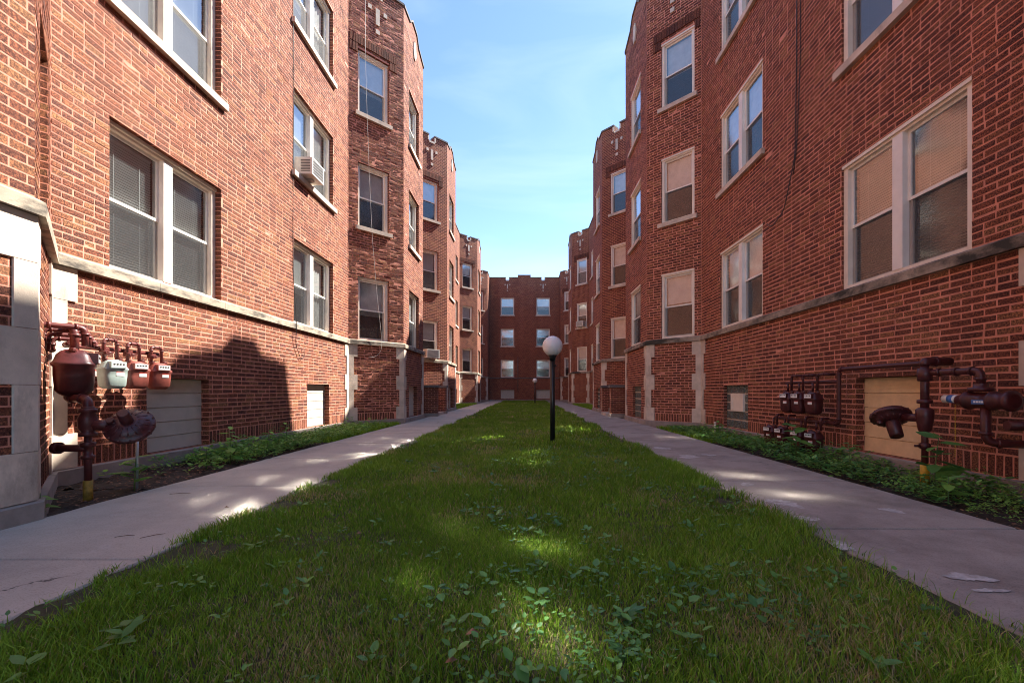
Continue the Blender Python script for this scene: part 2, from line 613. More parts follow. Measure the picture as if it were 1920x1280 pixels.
# ------------------------------------------------------------------ bricks
def clip(iv, cuts):
    out = [iv]
    for a, b in cuts:
        nx = []
        for (p, q) in out:
            if b <= p or a >= q:
                nx.append((p, q))
            else:
                if a > p:
                    nx.append((p, a))
                if b < q:
                    nx.append((b, q))
        out = nx
    return [(p, q) for p, q in out if q - p > 0.025]

def lay_bricks(F, top, openings, rects):
    """every brick face of one wall as (u0,u1,z0,z1)"""
    bricks = []
    # soldier course on the base
    u = 0.0
    while u < F.len:
        e = min(u + 0.0709, F.len)
        for a, b in clip((u + JT / 2, e - JT / 2), [(o[0], o[1]) for o in openings if o[2] < 0.3 and o[3] > BASE_T]):
            bricks.append((a, b, BASE_T + JT / 2, BASE_T + 0.2 - JT / 2))
        u = e
    z = BASE_T + 0.2
    k = 0
    while z + CH <= top + 0.001:
        cuts = [(o[0], o[1]) for o in openings if o[2] < z + CH * 0.6 and o[3] > z + CH * 0.4]
        u = -(0.5 if k % 2 else 0.0) * BL - random.uniform(0, 0.015)
        while u < F.len:
            ln = BL
            if random.random() < 0.07:
                ln = BL / 2
            e = u + ln
            a, b = max(u, 0), min(e, F.len)
            if b - a > 0.03:
                for p, q in clip((a + JT / 2, b - JT / 2), cuts):
                    bricks.append((p, q, z + JT / 2, z + CH - JT / 2))
            u = e
        z += CH
        k += 1
    return bricks

def brick_geo(F, b, jit):
    j = lambda: random.gauss(0, 0.0013)
    u0, u1, z0, z1 = b[0] + j(), b[1] + j(), b[2] + j(), b[3] + j()
    c = 0.002
    dj = random.gauss(0, 0.0010)
    bk = [(u0 + j(), z0 + j()), (u1 + j(), z0 + j()), (u1 + j(), z1 + j()), (u0 + j(), z1 + j())]
    fr = [(bk[0][0] + c, bk[0][1] + c), (bk[1][0] - c, bk[1][1] + c), (bk[2][0] - c, bk[2][1] - c), (bk[3][0] + c, bk[3][1] - c)]
    vs = [F(u, dj + random.gauss(0, jit), z) for u, z in fr] + [F(u, -0.013, z) for u, z in bk]
    return vs

BF = [(0, 1, 2, 3), (0, 4, 5, 1), (1, 5, 6, 2), (2, 6, 7, 3), (3, 7, 4, 0)]
BFR = [tuple(reversed(f)) for f in BF]

def px_of(p):
    if p.y < 0.3:
        return None
    return VPX + FPX * p.x / p.y, VPY - FPX * (p.z - EYE) / p.y

class Bricks:
    """collects the bricks of a wing: the 300 largest in view become objects, the rest one mesh"""
    def __init__(self):
        self.all = []
    def add(self, F, bricks, wall, jit):
        for b in bricks:
            c = F((b[0] + b[1]) / 2, 0, (b[2] + b[3]) / 2)
            q = px_of(c)
            size = 0
            if q and 8 < q[0] < 1912 and 4 < q[1] < 1276:
                e0, e1 = px_of(F(b[0], 0, b[2])), px_of(F(b[1], 0, b[3]))
                if e0 and e1:
                    size = abs(e0[0] - e1[0]) * FPX / c.y * (b[3] - b[2])
            self.all.append((size, F, b, wall, jit, random.random()))
    def finish(self, wing):
        self.all.sort(key=lambda x: -x[0])
        for size, F, b, wall, jit, r in self.all[:300]:
            me = bpy.data.meshes.new('brick')
            c = F((b[0] + b[1]) / 2, 0, (b[2] + b[3]) / 2)
            me.from_pydata([v - c for v in brick_geo(F, b, jit)], [], BF if F.side < 0 else BFR)
            a = me.attributes.new('rnd', 'FLOAT', 'POINT')
            a.data.foreach_set('value', [r] * 8)
            me.materials.append(MAT['brick'])
            link('brick', me, wall, c)
        rest = self.all[300:]
        V = np.empty((len(rest) * 8, 3), np.float32)
        Fc = np.empty((len(rest) * 5, 4), np.int32)
        rn = np.empty(len(rest) * 8, np.float32)
        for i, (size, F, b, wall, jit, r) in enumerate(rest):
            V[i * 8:i * 8 + 8] = [tuple(v) for v in brick_geo(F, b, jit)]
            Fc[i * 5:i * 5 + 5] = np.array(BF if F.side < 0 else BFR) + i * 8
            rn[i * 8:i * 8 + 8] = r
        o = bulk('brickwork', V, Fc, 'brick', wing, rn)
        o['kind'] = 'stuff'

# ------------------------------------------------------------------ walls
def wall(wing, F, top, openings, detail=False, bricks=None, jit=0.0012):
    """the wall's own sheet with openings, reveals, top and back; with bricks laid on it when detail"""
    m = MB()
    d = -0.0032 if detail else 0.0
    us = sorted({0.0, F.len, *[x for o in openings for x in (o[0], o[1])]})
    zs = sorted({0.0, top, *[x for o in openings for x in (o[2], o[3])]})
    for i in range(len(us) - 1):
        for j in range(len(zs) - 1):
            cu, cz = (us[i] + us[i + 1]) / 2, (zs[j] + zs[j + 1]) / 2
            if any(o[0] < cu < o[1] and o[2] < cz < o[3] for o in openings):
                continue
            q = [(us[i], zs[j]), (us[i + 1], zs[j]), (us[i + 1], zs[j + 1]), (us[i], zs[j + 1])]
            if F.side > 0:
                q = q[::-1]
            m.add([F(u, d, z) for u, z in q], [(0, 1, 2, 3)], [q])
    for (a, b, z0, z1) in openings:
        dd = -0.24
        for (p, q) in (((a, z0), (a, z1)), ((b, z1), (b, z0)), ((a, z1), (b, z1)), ((b, z0), (a, z0))):
            l = math.hypot(p[0] - q[0], p[1] - q[1])
            vertical = abs(p[0] - q[0]) < 1e-6
            uv = [(0, p[1]), (0.24, p[1]), (0.24, q[1]), (0, q[1])] if vertical else [(p[0], 0), (p[0], 0.2), (q[0], 0.2), (q[0], 0)]
            m.add([F(p[0], d, p[1]), F(p[0], dd, p[1]), F(q[0], dd, q[1]), F(q[0], d, q[1])], [(0, 1, 2, 3)], [uv], mi=1 if detail else 0)
    m.add([F(0, d, top), F(F.len, d, top), F(F.len, -0.28, top), F(0, -0.28, top)], [(0, 1, 2, 3)], [[(0, 0), (F.len, 0), (F.len, .28), (0, .28)]])
    m.add([F(0, -0.28, ROOF - 0.1), F(F.len, -0.28, ROOF - 0.1), F(F.len, -0.28, top), F(0, -0.28, top)], [(0, 1, 2, 3)],
          [[(0, 0), (F.len, 0), (F.len, .7), (0, .7)]])
    wo = m.build('wall', ['mortar', 'brick_wall'] if detail else 'brick_wall', wing, fix=False)
    if detail:
        bricks.add(F, lay_bricks(F, top, openings, None), wo, jit)
    return wo

def coping(wing, F, u0, u1, z, name='coping'):
    m = MB()
    m.box(F, u0, u1, -0.31, 0.035, z + 0.001, z + 0.06)
    m.build(name, 'coping_stone', wing)

def miter(p, a, b, side, off):
    """offset point of the corner p between wall directions a (arriving) and b (leaving)"""
    na = Vector((a.y, -a.x, 0)) * (-side)
    nb = Vector((b.y, -b.x, 0)) * (-side)
    s = (na + nb)
    return Vector((p[0], p[1], 0)) + s * (off / (1 + na.dot(nb)))

def strips(wing, pts, side, name, mat, z0, z1, off, back, piece, chamfer=0.0):
    """a stone course along the wing's plan line, mitred at the corners, in stones of about the given length"""
    P = [Vector((p[0], p[1], 0)) for p in pts]
    for i in range(len(P) - 1):
        t = (P[i + 1] - P[i]).normalized()
        ta = (P[i] - P[i - 1]).normalized() if i else t
        tb = (P[i + 2] - P[i + 1]).normalized() if i + 2 < len(P) else t
        a_o, a_i = miter(P[i], ta, t, side, off), miter(P[i], ta, t, side, back)
        b_o, b_i = miter(P[i + 1], t, tb, side, off), miter(P[i + 1], t, tb, side, back)
        ln = (P[i + 1] - P[i]).length
        k = max(1, round(ln / piece))
        for j in range(k):
            s0, s1 = j / k, (j + 1) / k
            g = 0.0025 / ln
            s0 += g if j else 0
            s1 -= g if j < k - 1 else 0
            m = MB()
            o0, o1 = a_o.lerp(b_o, s0), a_o.lerp(b_o, s1)
            i0, i1 = a_i.lerp(b_i, s0), a_i.lerp(b_i, s1)
            zt = z1 - chamfer
            V = []
            for (o_, i_) in ((o0, i0), (o1, i1)):
                V += [i_ + Vector((0, 0, z0)), o_ + Vector((0, 0, z0)), o_ + Vector((0, 0, zt)), i_ + Vector((0, 0, z1))]
            m.add(V, [(0, 1, 2, 3), (7, 6, 5, 4), (1, 5, 6, 2), (2, 6, 7, 3), (0, 4, 5, 1), (0, 3, 7, 4)])
            m.build(name, mat, wing)

QH = [(BAND0 - 0.002, 0.33, 1), (0, 0.465, 0), (0, 0.39, 1), (0, 0.465, 0), (0, 0.346, 1)]

def quoins(wing, p, tin, tout, side, wide, narrow):
    """stone blocks that wrap the basement corner p; wide / narrow = (width on the arriving face, on the leaving face)"""
    P = Vector((p[0], p[1], 0))
    z = BAND0 - 0.002
    for _, h, kind in QH:
        wa, wb = wide if kind else narrow
        e, back = 0.016, -0.10
        A, B = P - tin * wa, P + tout * wb
        na = Vector((tin.y, -tin.x, 0)) * (-side)
        nb = Vector((tout.y, -tout.x, 0)) * (-side)
        poly = [A + na * back, A + na * e, miter(P, tin, tout, side, e), B + nb * e, B + nb * back, miter(P, tin, tout, side, back)]
        m = MB()
        z0 = z - h
        V = [q + Vector((0, 0, zz)) for zz in (z0 + 0.002, z - 0.002) for q in poly]
        n = 6
        fs = [(0, 1, 2, 5), (5, 2, 3, 4), (6, 11, 8, 7), (11, 10, 9, 8)] + [(k, (k + 1) % n, (k + 1) % n + n, k + n) for k in range(n)]
        m.add(V, fs)
        m.build('quoin', 'limestone', wing)
        z = z0

# ------------------------------------------------------------------ windows
def blind(F, parent, u0, u1, z0, z1, d, mat, tilt=0.55, step=0.031):
    m = MB()
    n = max(1, int((z1 - z0) / step))
    V, Fc = [], []
    for k in range(n):
        z = z1 - (k + 0.5) * step
        dz = step * 0.48
        dd = 0.006
        m.add([F(u0, d + dd, z + dz * tilt * 1.8), F(u1, d + dd, z + dz * tilt * 1.8), F(u1, d - dd, z - dz * tilt * 1.8), F(u0, d - dd, z - dz * tilt * 1.8)],
              [(0, 1, 2, 3)])
    m.box(F, u0, u1, d - 0.014, d + 0.014, z1, z1 + 0.03)
    for uu in (u0 + (u1 - u0) * 0.25, u0 + (u1 - u0) * 0.75):
        m.box(F, uu - 0.002, uu + 0.002, d + 0.0095, d + 0.0105, z0, z1)
    return m.build('blind', mat, parent, fix=False)

def cloth(F, parent, u0, u1, z0, z1, d, mat='shade_cloth', folds=0.0):
    m = MB()
    n = 14
    vs, fs = [], []
    for j, z in enumerate((z0, z1)):
        for k in range(n + 1):
            u = u0 + (u1 - u0) * k / n
            vs.append(F(u, d + folds * (0.5 if k % 2 else -0.5), z))
    for k in range(n):
        fs.append((k, k + 1, n + 2 + k, n + 1 + k))
    m.add(vs, fs, smooth=True)
    return m.build('curtain' if folds else 'roller_shade', mat, parent, fix=False)

def light(F, root, u0, u1, z0, z1, cover, mat_sash='sash_white'):
    """one double-hung light: two sashes, two panes and what hangs behind them"""
    zm = (z0 + z1) / 2
    rl = 0.035
    for k, (a, b, d) in enumerate(((zm - 0.02, z1, -0.085), (z0, zm + 0.02, -0.112))):
        m = MB()
        m.box(F, u0, u0 + rl, d - 0.022, d, a, b)
        m.box(F, u1 - rl, u1, d - 0.022, d, a, b)
        m.box(F, u0 + rl, u1 - rl, d - 0.022, d, b - rl, b)
        m.box(F, u0 + rl, u1 - rl, d - 0.022, d, a, a + rl)
        s = m.build('sash', [mat_sash, 'sash_dark'][0], root)
        g = MB()
        # sealed double glazing bows inward a few millimetres: its reflections bend and its glints focus
        n, sag = 10, random.uniform(0.0022, 0.0036)
        vs_, fs_ = [], []
        for j in range(n + 1):
            for i in range(n + 1):
                p, q = i / n, j / n
                bow = sag * (1 - (2 * p - 1) ** 2) * (1 - (2 * q - 1) ** 2)
                vs_.append(F(u0 + rl + (u1 - u0 - 2 * rl) * p, d - 0.012 - bow, a + rl + (b - a - 2 * rl) * q))
        for j in range(n):
            for i in range(n):
                f = (j * (n + 1) + i, j * (n + 1) + i + 1, (j + 1) * (n + 1) + i + 1, (j + 1) * (n + 1) + i)
                fs_.append(f if F.side < 0 else f[::-1])
        g.add(vs_, fs_, smooth=True)
        if k == 1:
            sm_ = MB()
            q = [(u0 + 0.012, a + 0.01), (u1 - 0.012, a + 0.01), (u1 - 0.012, b - 0.01), (u0 + 0.012, b - 0.01)]
            sm_.add([F(u, -0.090, z) for u, z in q], [(0, 1, 2, 3) if F.side < 0 else (3, 2, 1, 0)])
            sm_.build('insect_screen', 'screen_mesh', root, fix=False)
        g.build('pane', 'window_glass', root, fix=False)
    if cover[0] == 'blind':
        blind(F, root, u0 + 0.03, u1 - 0.03, z1 - 0.05 - (z1 - z0 - 0.06) * cover[1], z1 - 0.05, -0.17, cover[2], cover[3] if len(cover) > 3 else 0.55)
    elif cover[0] == 'shade':
        cloth(F, root, u0 + 0.03, u1 - 0.03, z1 - 0.03 - (z1 - z0 - 0.05) * cover[1], z1 - 0.03, -0.165)
    elif cover[0] == 'curtain':
        cloth(F, root, u0 + 0.02, u1 - 0.02, z1 - 0.03 - (z1 - z0 - 0.05) * cover[1], z1 - 0.03, -0.18, 'shade_cloth', 0.03)

def window(wing, F, o, pair, covers, sill, paint='cream_paint'):
    u0, u1, z0, z1 = o
    fw = 0.075
    wall_F = F
    if F.side < 0:                       # the left wing's frames sit deeper in their brick reveals
        def F(u, d, z):
            return wall_F(u, d - 0.055, z)
        F.len, F.t, F.n, F.side = wall_F.len, wall_F.t, wall_F.n, wall_F.side
    d0, d1 = -0.135, -0.035
    m = MB()
    m.box(F, u0 + 0.002, u0 + fw, d0, d1, z0 + 0.002, z1 - 0.002)
    m.box(F, u1 - fw, u1 - 0.002, d0, d1, z0 + 0.002, z1 - 0.002)
    m.box(F, u0 + fw, u1 - fw, d0, d1 - 0.002, z1 - fw, z1 - 0.002)
    m.box(F, u0 + fw, u1 - fw, d0, d1 + 0.004, z0 + 0.002, z0 + 0.045)
    root = m.build('window', paint, wing)
    h = MB()
    h.box(F, u0 + 0.001, u1 - 0.001, d1 + 0.001, -0.008, z1 - 0.045, z1 - 0.004)
    h.build('head_trim', paint, root)
    # stop beads
    zl, zh = z0 + 0.045, z1 - fw
    if pair:
        um = (u0 + u1) / 2
        hm = 0.068
        mm = MB()
        mm.box(F, um - hm, um + hm, d0, d1 + 0.012, zl, zh)
        mm.build('mullion', 'sash_white', root)
        light(F, root, u0 + fw, um - hm, zl, zh, covers[0])
        light(F, root, um + hm, u1 - fw, zl, zh, covers[1])
    else:
        light(F, root, u0 + fw, u1 - fw, zl, zh, covers[0])
    if sill:
        s = MB()
        s.box(wall_F, u0 - 0.075, u1 + 0.075, 0.002, 0.065, z0 - 0.105, z0 - 0.002)
        s.box(wall_F, u0 + 0.003, u1 - 0.003, -0.14, 0.002, z0 - 0.002, z0 + 0.002)
        s.build('sill', 'limestone', root)
    return root

def boarded(wing, F, o, mat, rows=5, name='boarded_opening'):
    u0, u1, z0, z1 = o
    m = MB()
    m.box(F, u0 + 0.002, u1 - 0.002, -0.20, -0.16, z0 + 0.002, z1 - 0.002)
    root = m.build(name, mat, wing)
    h = (z1 - z0 - 0.01) / rows
    for k in range(rows):
        p = MB()
        a, b = z0 + 0.005 + k * h, z0 + 0.005 + (k + 1) * h - 0.005
        V = [F(u, d, z) for u in (u0 + 0.004, u1 - 0.004) for d, z in ((-0.158, a), (-0.112, a), (-0.118, b), (-0.158, b))]
        p.add(V, [(0, 1, 2, 3), (7, 6, 5, 4), (1, 5, 6, 2), (2, 6, 7, 3), (0, 4, 5, 1), (0, 3, 7, 4)])
        p.build('plank', mat, root)
    return root

def glass_blocks(wing, F, o, cols, rows, vent=None):
    u0, u1, z0, z1 = o
    m = MB()
    m.box(F, u0 + 0.002, u1 - 0.002, -0.16, -0.085, z0 + 0.002, z1 - 0.002)
    root = m.build('glass_block_window', 'limestone', wing)
    cw, chh = (u1 - u0) / cols, (z1 - z0) / rows
    for i in range(cols):
        for j in range(rows):
            if vent and vent[0] <= i <= vent[1] and vent[2] <= j <= vent[3]:
                continue
            b = MB()
            a0, a1, b0, b1 = u0 + i * cw + 0.011, u0 + (i + 1) * cw - 0.011, z0 + j * chh + 0.011, z0 + (j + 1) * chh - 0.011
            c = 0.014
            V = [F(a0, -0.084, b0), F(a1, -0.084, b0), F(a1, -0.084, b1), F(a0, -0.084, b1),
                 F(a0 + c, -0.066, b0 + c), F(a1 - c, -0.066, b0 + c), F(a1 - c, -0.066, b1 - c), F(a0 + c, -0.066, b1 - c)]
            b.add(V, [(3, 2, 1, 0), (4, 5, 6, 7), (0, 1, 5, 4), (1, 2, 6, 5), (2, 3, 7, 6), (3, 0, 4, 7)])
            b.build('glass_block', 'block_glass', root)
    if vent:
        v = MB()
        a0, a1 = u0 + vent[0] * cw, u0 + (vent[1] + 1) * cw
        b0, b1 = z0 + vent[2] * chh, z0 + (vent[3] + 1) * chh
        f = 0.05
        v.box(F, a0, a0 + f, -0.084, -0.035, b0, b1)
        v.box(F, a1 - f, a1, -0.084, -0.035, b0, b1)
        v.box(F, a0 + f, a1 - f, -0.084, -0.035, b1 - f, b1)
        v.box(F, a0 + f, a1 - f, -0.084, -0.035, b0, b0 + f)
        v.box(F, a0 + f, a1 - f, -0.084, -0.05, b0 + f, b1 - f)
        v.build('vent_panel', 'cream_paint', root)

# ------------------------------------------------------------------ facade ornaments
def soldier_label(wing, F, o):
    """projecting soldier course that frames the head of a top-floor bay window"""
    u0, u1, z0, z1 = o
    a, b = max(0.03, u0 - 0.22), min(F.len - 0.03, u1 + 0.22)
    n = 0
    def row(a, b, za, zb):
        u = a
        while u < b - 0.03:
            e = min(u + 0.0709, b)
            m = MB()
            m.box(F, u + 0.005, e - 0.005, -0.03, 0.028, za, zb)
            me = m.mesh('soldier_brick', 'brick')
            at = me.attributes.new('rnd', 'FLOAT', 'POINT')
            at.data.foreach_set('value', [random.random() * 0.5] * len(me.vertices))
            link('soldier_brick', me, wing)
            u = e
    row(a, b, z1 + 0.10, z1 + 0.31)
    row(a - 0.0, u0 - 0.01, z1 - 0.13, z1 + 0.08)
    row(u1 + 0.01, b, z1 - 0.13, z1 + 0.08)

def t_ornament(wing, F, uc, z):
    for (a, b, z0, z1) in ((-0.055, 0.055, z, z + 0.44), (-0.27, -0.17, z + 0.33, z + 0.44),
                           (0.17, 0.27, z + 0.33, z + 0.44), (-0.055, 0.055, z - 0.24, z - 0.13)):
        m = MB()
        m.box(F, uc + a, uc + b, -0.05, 0.03, z0, z1)
        m.build('ornament_stone', 'limestone', wing)

def crenel_top(wing, F):
    """two merlons and a stone-lined notch over a bay's slanted face"""
    c = F.len / 2
    n = 0.13
    for (a, b) in ((0.0, c - n), (c + n, F.len)):
        m = MB()
        m.prism(F, [(a, TOP - 0.30), (b, TOP - 0.30), (b, TOP), (a, TOP)], -0.28, 0.0)
        m.build('merlon', 'brick_wall', wing)
        coping(wing, F, a + 0.002, b, TOP)
    m = MB()
    m.box(F, c - n - 0.002, c + n + 0.002, -0.31, 0.03, TOP - 0.299, TOP - 0.22)
    m.build('notch_stone', 'limestone', wing)
    for s in (-1, 1):
        m = MB()
        x = c + s * (n + 0.035)
        m.box(F, x - 0.033, x + 0.033, -0.05, 0.03, TOP - 0.22, TOP - 0.03)
        m.build('notch_stone', 'limestone', wing)

def gable_top(wing, F):
    """low peaked parapet over a bay's middle face"""
    c = F.len / 2
    z = TOP - 0.30
    prof = [(0, z), (F.len, z), (F.len, TOP), (F.len * 0.72, TOP + 0.10), (c + 0.25, TOP + 0.34), (c - 0.25, TOP + 0.34), (F.len * 0.28, TOP + 0.10), (0, TOP)]
    m = MB()
    m.prism(F, prof, -0.28, 0.0)
    m.build('gable', 'brick_wall', wing)
    top = prof[2:]
    for k in range(len(top) - 1):
        (a, za), (b, zb) = top[k], top[k + 1]
        m = MB()
        m.prism(F, [(a, za + 0.002), (b, zb + 0.002), (b, zb + 0.06), (a, za + 0.06)], -0.31, 0.035)
        m.build('coping', 'coping_stone', wing)
    m = MB()
    m.prism(F, [(c - 0.07, TOP - 0.62), (c + 0.07, TOP - 0.62), (c + 0.15, TOP - 0.40), (c + 0.07, TOP - 0.10), (c - 0.07, TOP - 0.10), (c - 0.15, TOP - 0.40)], -0.04, 0.035)
    m.build('ornament_stone', 'limestone', wing)

# ------------------------------------------------------------------ wings
CONN = {}      # frames other builders hang things on

def build_wing(side):
    s = side
    if s < 0:
        XW, XB = -4.56, -3.45
        c1 = [11.0, 17.7, 29.6, 37.9]
        cl, cf = 2.30, 1.10
        y0 = 4.10
        wing = thing('apartment_wing', 'sunlit red brick apartment wing with bays, left of the lawn', 'building', (XW, 10, 0))
        near_pairs = [(4.68, 6.40), (8.40, 10.13)]
        facet_win = (0.25, 1.12)
    else:
        XW, XB = 4.27, 3.24
        c1 = [10.35, 16.95, 28.6, 38.0]
        cl, cf = 2.40, 1.04
        y0 = 3.45
        wing = thing('apartment_wing', 'shaded red brick apartment wing with cream windows, right of the lawn', 'building', (XW, 10, 0))
        near_pairs = [(4.08, 5.77), (7.68, 9.36)]
        facet_win = (0.17, 1.05)
    YB = 41.0
    Y00 = -3.0
    pts = [(XB, Y00), (XB, y0 - cf), (XW, y0)]
    kinds = ['center0', 'back']
    for i, c in enumerate(c1):
        pts.append((XW, c))
        kinds.append('long' if i in (0, 2) else 'recess')
        pts.append((XB, c + cf))
        kinds.append('front')
        if i < 3:
            pts.append((XB, c + cf + cl))
            kinds.append('center')
            pts.append((XW, c + 2 * cf + cl))
            kinds.append('back')
        else:
            pts.append((XB, YB))
            kinds.append('end')
    bricks = Bricks()
    rr = random.Random(11 + s)
    def cover(near=False):
        if near:
            return ('blind', 0.99, 'blind_white', 0.37) if s < 0 else ('blind', 0.99, 'blind_tan', 0.34)
        k = rr.random()
        if k < 0.45:
            return ('shade', rr.uniform(0.45, 0.6))
        if k < 0.70:
            return ('blind', rr.choice((0.5, 0.62, 0.98)), 'blind_white', 0.6)
        if k < 0.85:
            return ('curtain', 0.98)
        return ('shade', rr.uniform(0.25, 0.95))
    ibay = -1
    for i, kd in enumerate(kinds):
        F = frame(pts[i], pts[i + 1], s)
        if kd in ('long', 'recess'):
            ibay += 1
        ops, wins = [], []
        detail = False
        if kd == 'long':
            if ibay == 0:
                detail = True
                pairs = [(a - y0, b - y0) for a, b in near_pairs]
            else:
                pairs = [(0.65, 2.35), (F.len - 2.5, F.len - 0.8)]
            for (a, b) in pairs:
                for fl, (z0, z1) in enumerate(FLOORS):
                    wins.append(((a, b, z0, z1), True, fl))
            if ibay == 0:
                if s < 0:
                    base_ops = [('w', (5.14 - y0, 6.16 - y0, 0.135, 1.07)), ('w', (8.92 - y0, 9.93 - y0, 0.135, 1.06))]
                else:
                    base_ops = [('t', (4.55 - y0, 5.52 - y0, 0.135, 1.075)), ('g', (8.19 - y0, 9.20 - y0, 0.14, 1.03))]
            else:
                base_ops = [('w', (pairs[0][0] + .3, pairs[0][0] + 1.3, 0.135, 1.06)), ('w', (pairs[1][0] + .3, pairs[1][0] + 1.3, 0.135, 1.06))]
        elif kd == 'front':
            detail = ibay == 0
            for fl, (z0, z1) in enumerate(FLOORS):
                wins.append(((*facet_win, z0, z1), False, fl))
            base_ops = []
        elif kd == 'center':
            detail = ibay == 0
            a = F.len * 0.5 - 0.58
            for fl, (z0, z1) in enumerate(FLOORS):
                wins.append(((a, a + 1.16, z0, z1), False, fl))
            base_ops = [('w' if s < 0 else 'g', (0.55, 1.5, 0.135, 1.06))]
        elif kd == 'back' and i == 1:
            detail = s < 0
            for fl, (z0, z1) in enumerate(FLOORS):
                wins.append(((F.len - 1.12, F.len - 0.25, z0, z1), False, fl))
            base_ops = []
        else:
            base_ops = []
        ops = [x[0] for x in wins] + [x[1] for x in base_ops]
        top = TOP
        if kd == 'front':
            top = TOP - 0.30
        elif kd in ('center',):
            top = TOP - 0.30
        wall(wing, F, top, ops, detail, bricks, (0.0027 if s < 0 else 0.0014) if kd == 'front' else 0.0008)
        for o, pr, fl in wins:
            near = kd == 'long' and ibay == 0
            if near:
                cv = [cover(True), cover(True)]
                if s < 0 and o[0] > 3:
                    cv = [('blind', 0.6, 'blind_white', 0.5), ('curtain', 0.98)] if fl != 1 else [('blind', 0.75, 'blind_white', 0.5), ('blind', 0.98, 'blind_white', 0.5)]
                if s > 0 and o[0] > 3:
                    cv = [('shade', 0.5), ('shade', 0.5)]
            else:
                cv = [cover(), cover()]
            wo = window(wing, F, o, pr, cv, fl > 0)
            CONN[(s, kd, ibay, fl, round(o[0], 2))] = (F, o)
        for k, o in base_ops:
            if k == 'w':
                boarded(wing, F, o, 'siding_white')
            elif k == 't':
                boarded(wing, F, o, 'siding_tan')
            else:
                glass_blocks(wing, F, o, 4, 5, (1, 2, 2, 3) if kd == 'long' else None)
        if kd == 'front':
            crenel_top(wing, F)
            t_ornament(wing, F, F.len / 2, 10.78)
            soldier_label(wing, F, (*facet_win, *FLOORS[2]))
        elif kd == 'center':
            gable_top(wing, F)
        else:
            coping(wing, F, 0.0, F.len, TOP)
        CONN[(s, kd, ibay)] = F
    bricks.finish(wing)
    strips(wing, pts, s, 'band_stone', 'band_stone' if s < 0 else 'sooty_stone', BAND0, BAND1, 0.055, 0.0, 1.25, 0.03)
    strips(wing, pts, s, 'base_stone', 'base_concrete', -0.12, BASE_T, 0.045, 0.0, 2.6, 0.012)
    P = [Vector((p[0], p[1], 0)) for p in pts]
    for i in range(1, len(P) - 1):
        tin, tout = (P[i] - P[i - 1]).normalized(), (P[i + 1] - P[i]).normalized()
        quoins(wing, pts[i], tin, tout, s, (0.23, 0.23), (0.135, 0.135))
    # roof and the sides turned away from the court
    XO = XW + s * 9.0
    m = MB()
    edge = [(XB + s * 0.2, Y00, ROOF)]
    for i in range(1, len(P) - 1):
        q = miter(pts[i], (P[i] - P[i - 1]).normalized(), (P[i + 1] - P[i]).normalized(), s, -0.2)
        edge.append((q.x, q.y, ROOF))
    edge += [(XB + s * 0.2, YB + 9, ROOF), (XO, YB + 9, ROOF), (XO, Y00, ROOF)]
    m.add(edge, [tuple(range(len(edge)))])
    m.build('roof', 'roofing', wing, fix=False)
    m = MB()
    ln = YB + 9 - Y00
    m.add([(XO, Y00, 0), (XO, YB + 9, 0), (XO, YB + 9, TOP), (XO, Y00, TOP)], [(0, 1, 2, 3)], [[(0, 0), (ln, 0), (ln, TOP), (0, TOP)]])
    m.add([(XB, Y00, 0), (XO, Y00, 0), (XO, Y00, TOP), (XB, Y00, TOP)], [(0, 1, 2, 3)], [[(0, 0), (10, 0), (10, TOP), (0, TOP)]])
    m.build('outer_wall', 'brick_wall', wing, fix=False)
    # inner partition: rooms are not see-through
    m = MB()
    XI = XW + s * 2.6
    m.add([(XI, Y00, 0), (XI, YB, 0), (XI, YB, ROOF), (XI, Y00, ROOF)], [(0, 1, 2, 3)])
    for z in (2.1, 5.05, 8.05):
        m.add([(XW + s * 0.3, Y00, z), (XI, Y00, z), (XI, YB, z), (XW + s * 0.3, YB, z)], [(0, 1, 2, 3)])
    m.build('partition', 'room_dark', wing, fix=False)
    # entrance steps between the first two bays
    ya, yb = (15.72, 17.36) if s < 0 else (15.35, 16.98)
    xo = -3.2 if s < 0 else 3.03
    for k, y in enumerate((ya, yb)):
        G = frame((XW, y), (xo, y), 1 if s < 0 else -1)
        m = MB()
        m.box(G, -0.0, G.len, -0.28, 0.0, -0.05, 1.04)
        cw = m.build('porch_wall', 'brick_wall', wing)
        m = MB()
        m.box(G, 0.0, G.len + 0.05, -0.33, 0.05, 1.041, 1.13)
        m.build('porch_cap', 'coping_stone', cw)
        m = MB()
        m.box(G, 0.0, G.len + 0.03, -0.31, 0.03, -0.1, 0.11)
        m.build('porch_base', 'base_concrete', cw)
    for k in range(4):
        m = MB()
        G = frame((XW, ya + 0.30), (XW, yb - 0.30), s)
        m.box(G, 0.01, G.len, 0.0, 1.30 - 0.28 * k, -0.05 + 0.155 * k, 0.10 + 0.155 * k)
        m.build('step', 'path_grey' if k else 'limestone', wing)
    return wing, pts

left, left_pts = build_wing(-1)
right, right_pts = build_wing(1)

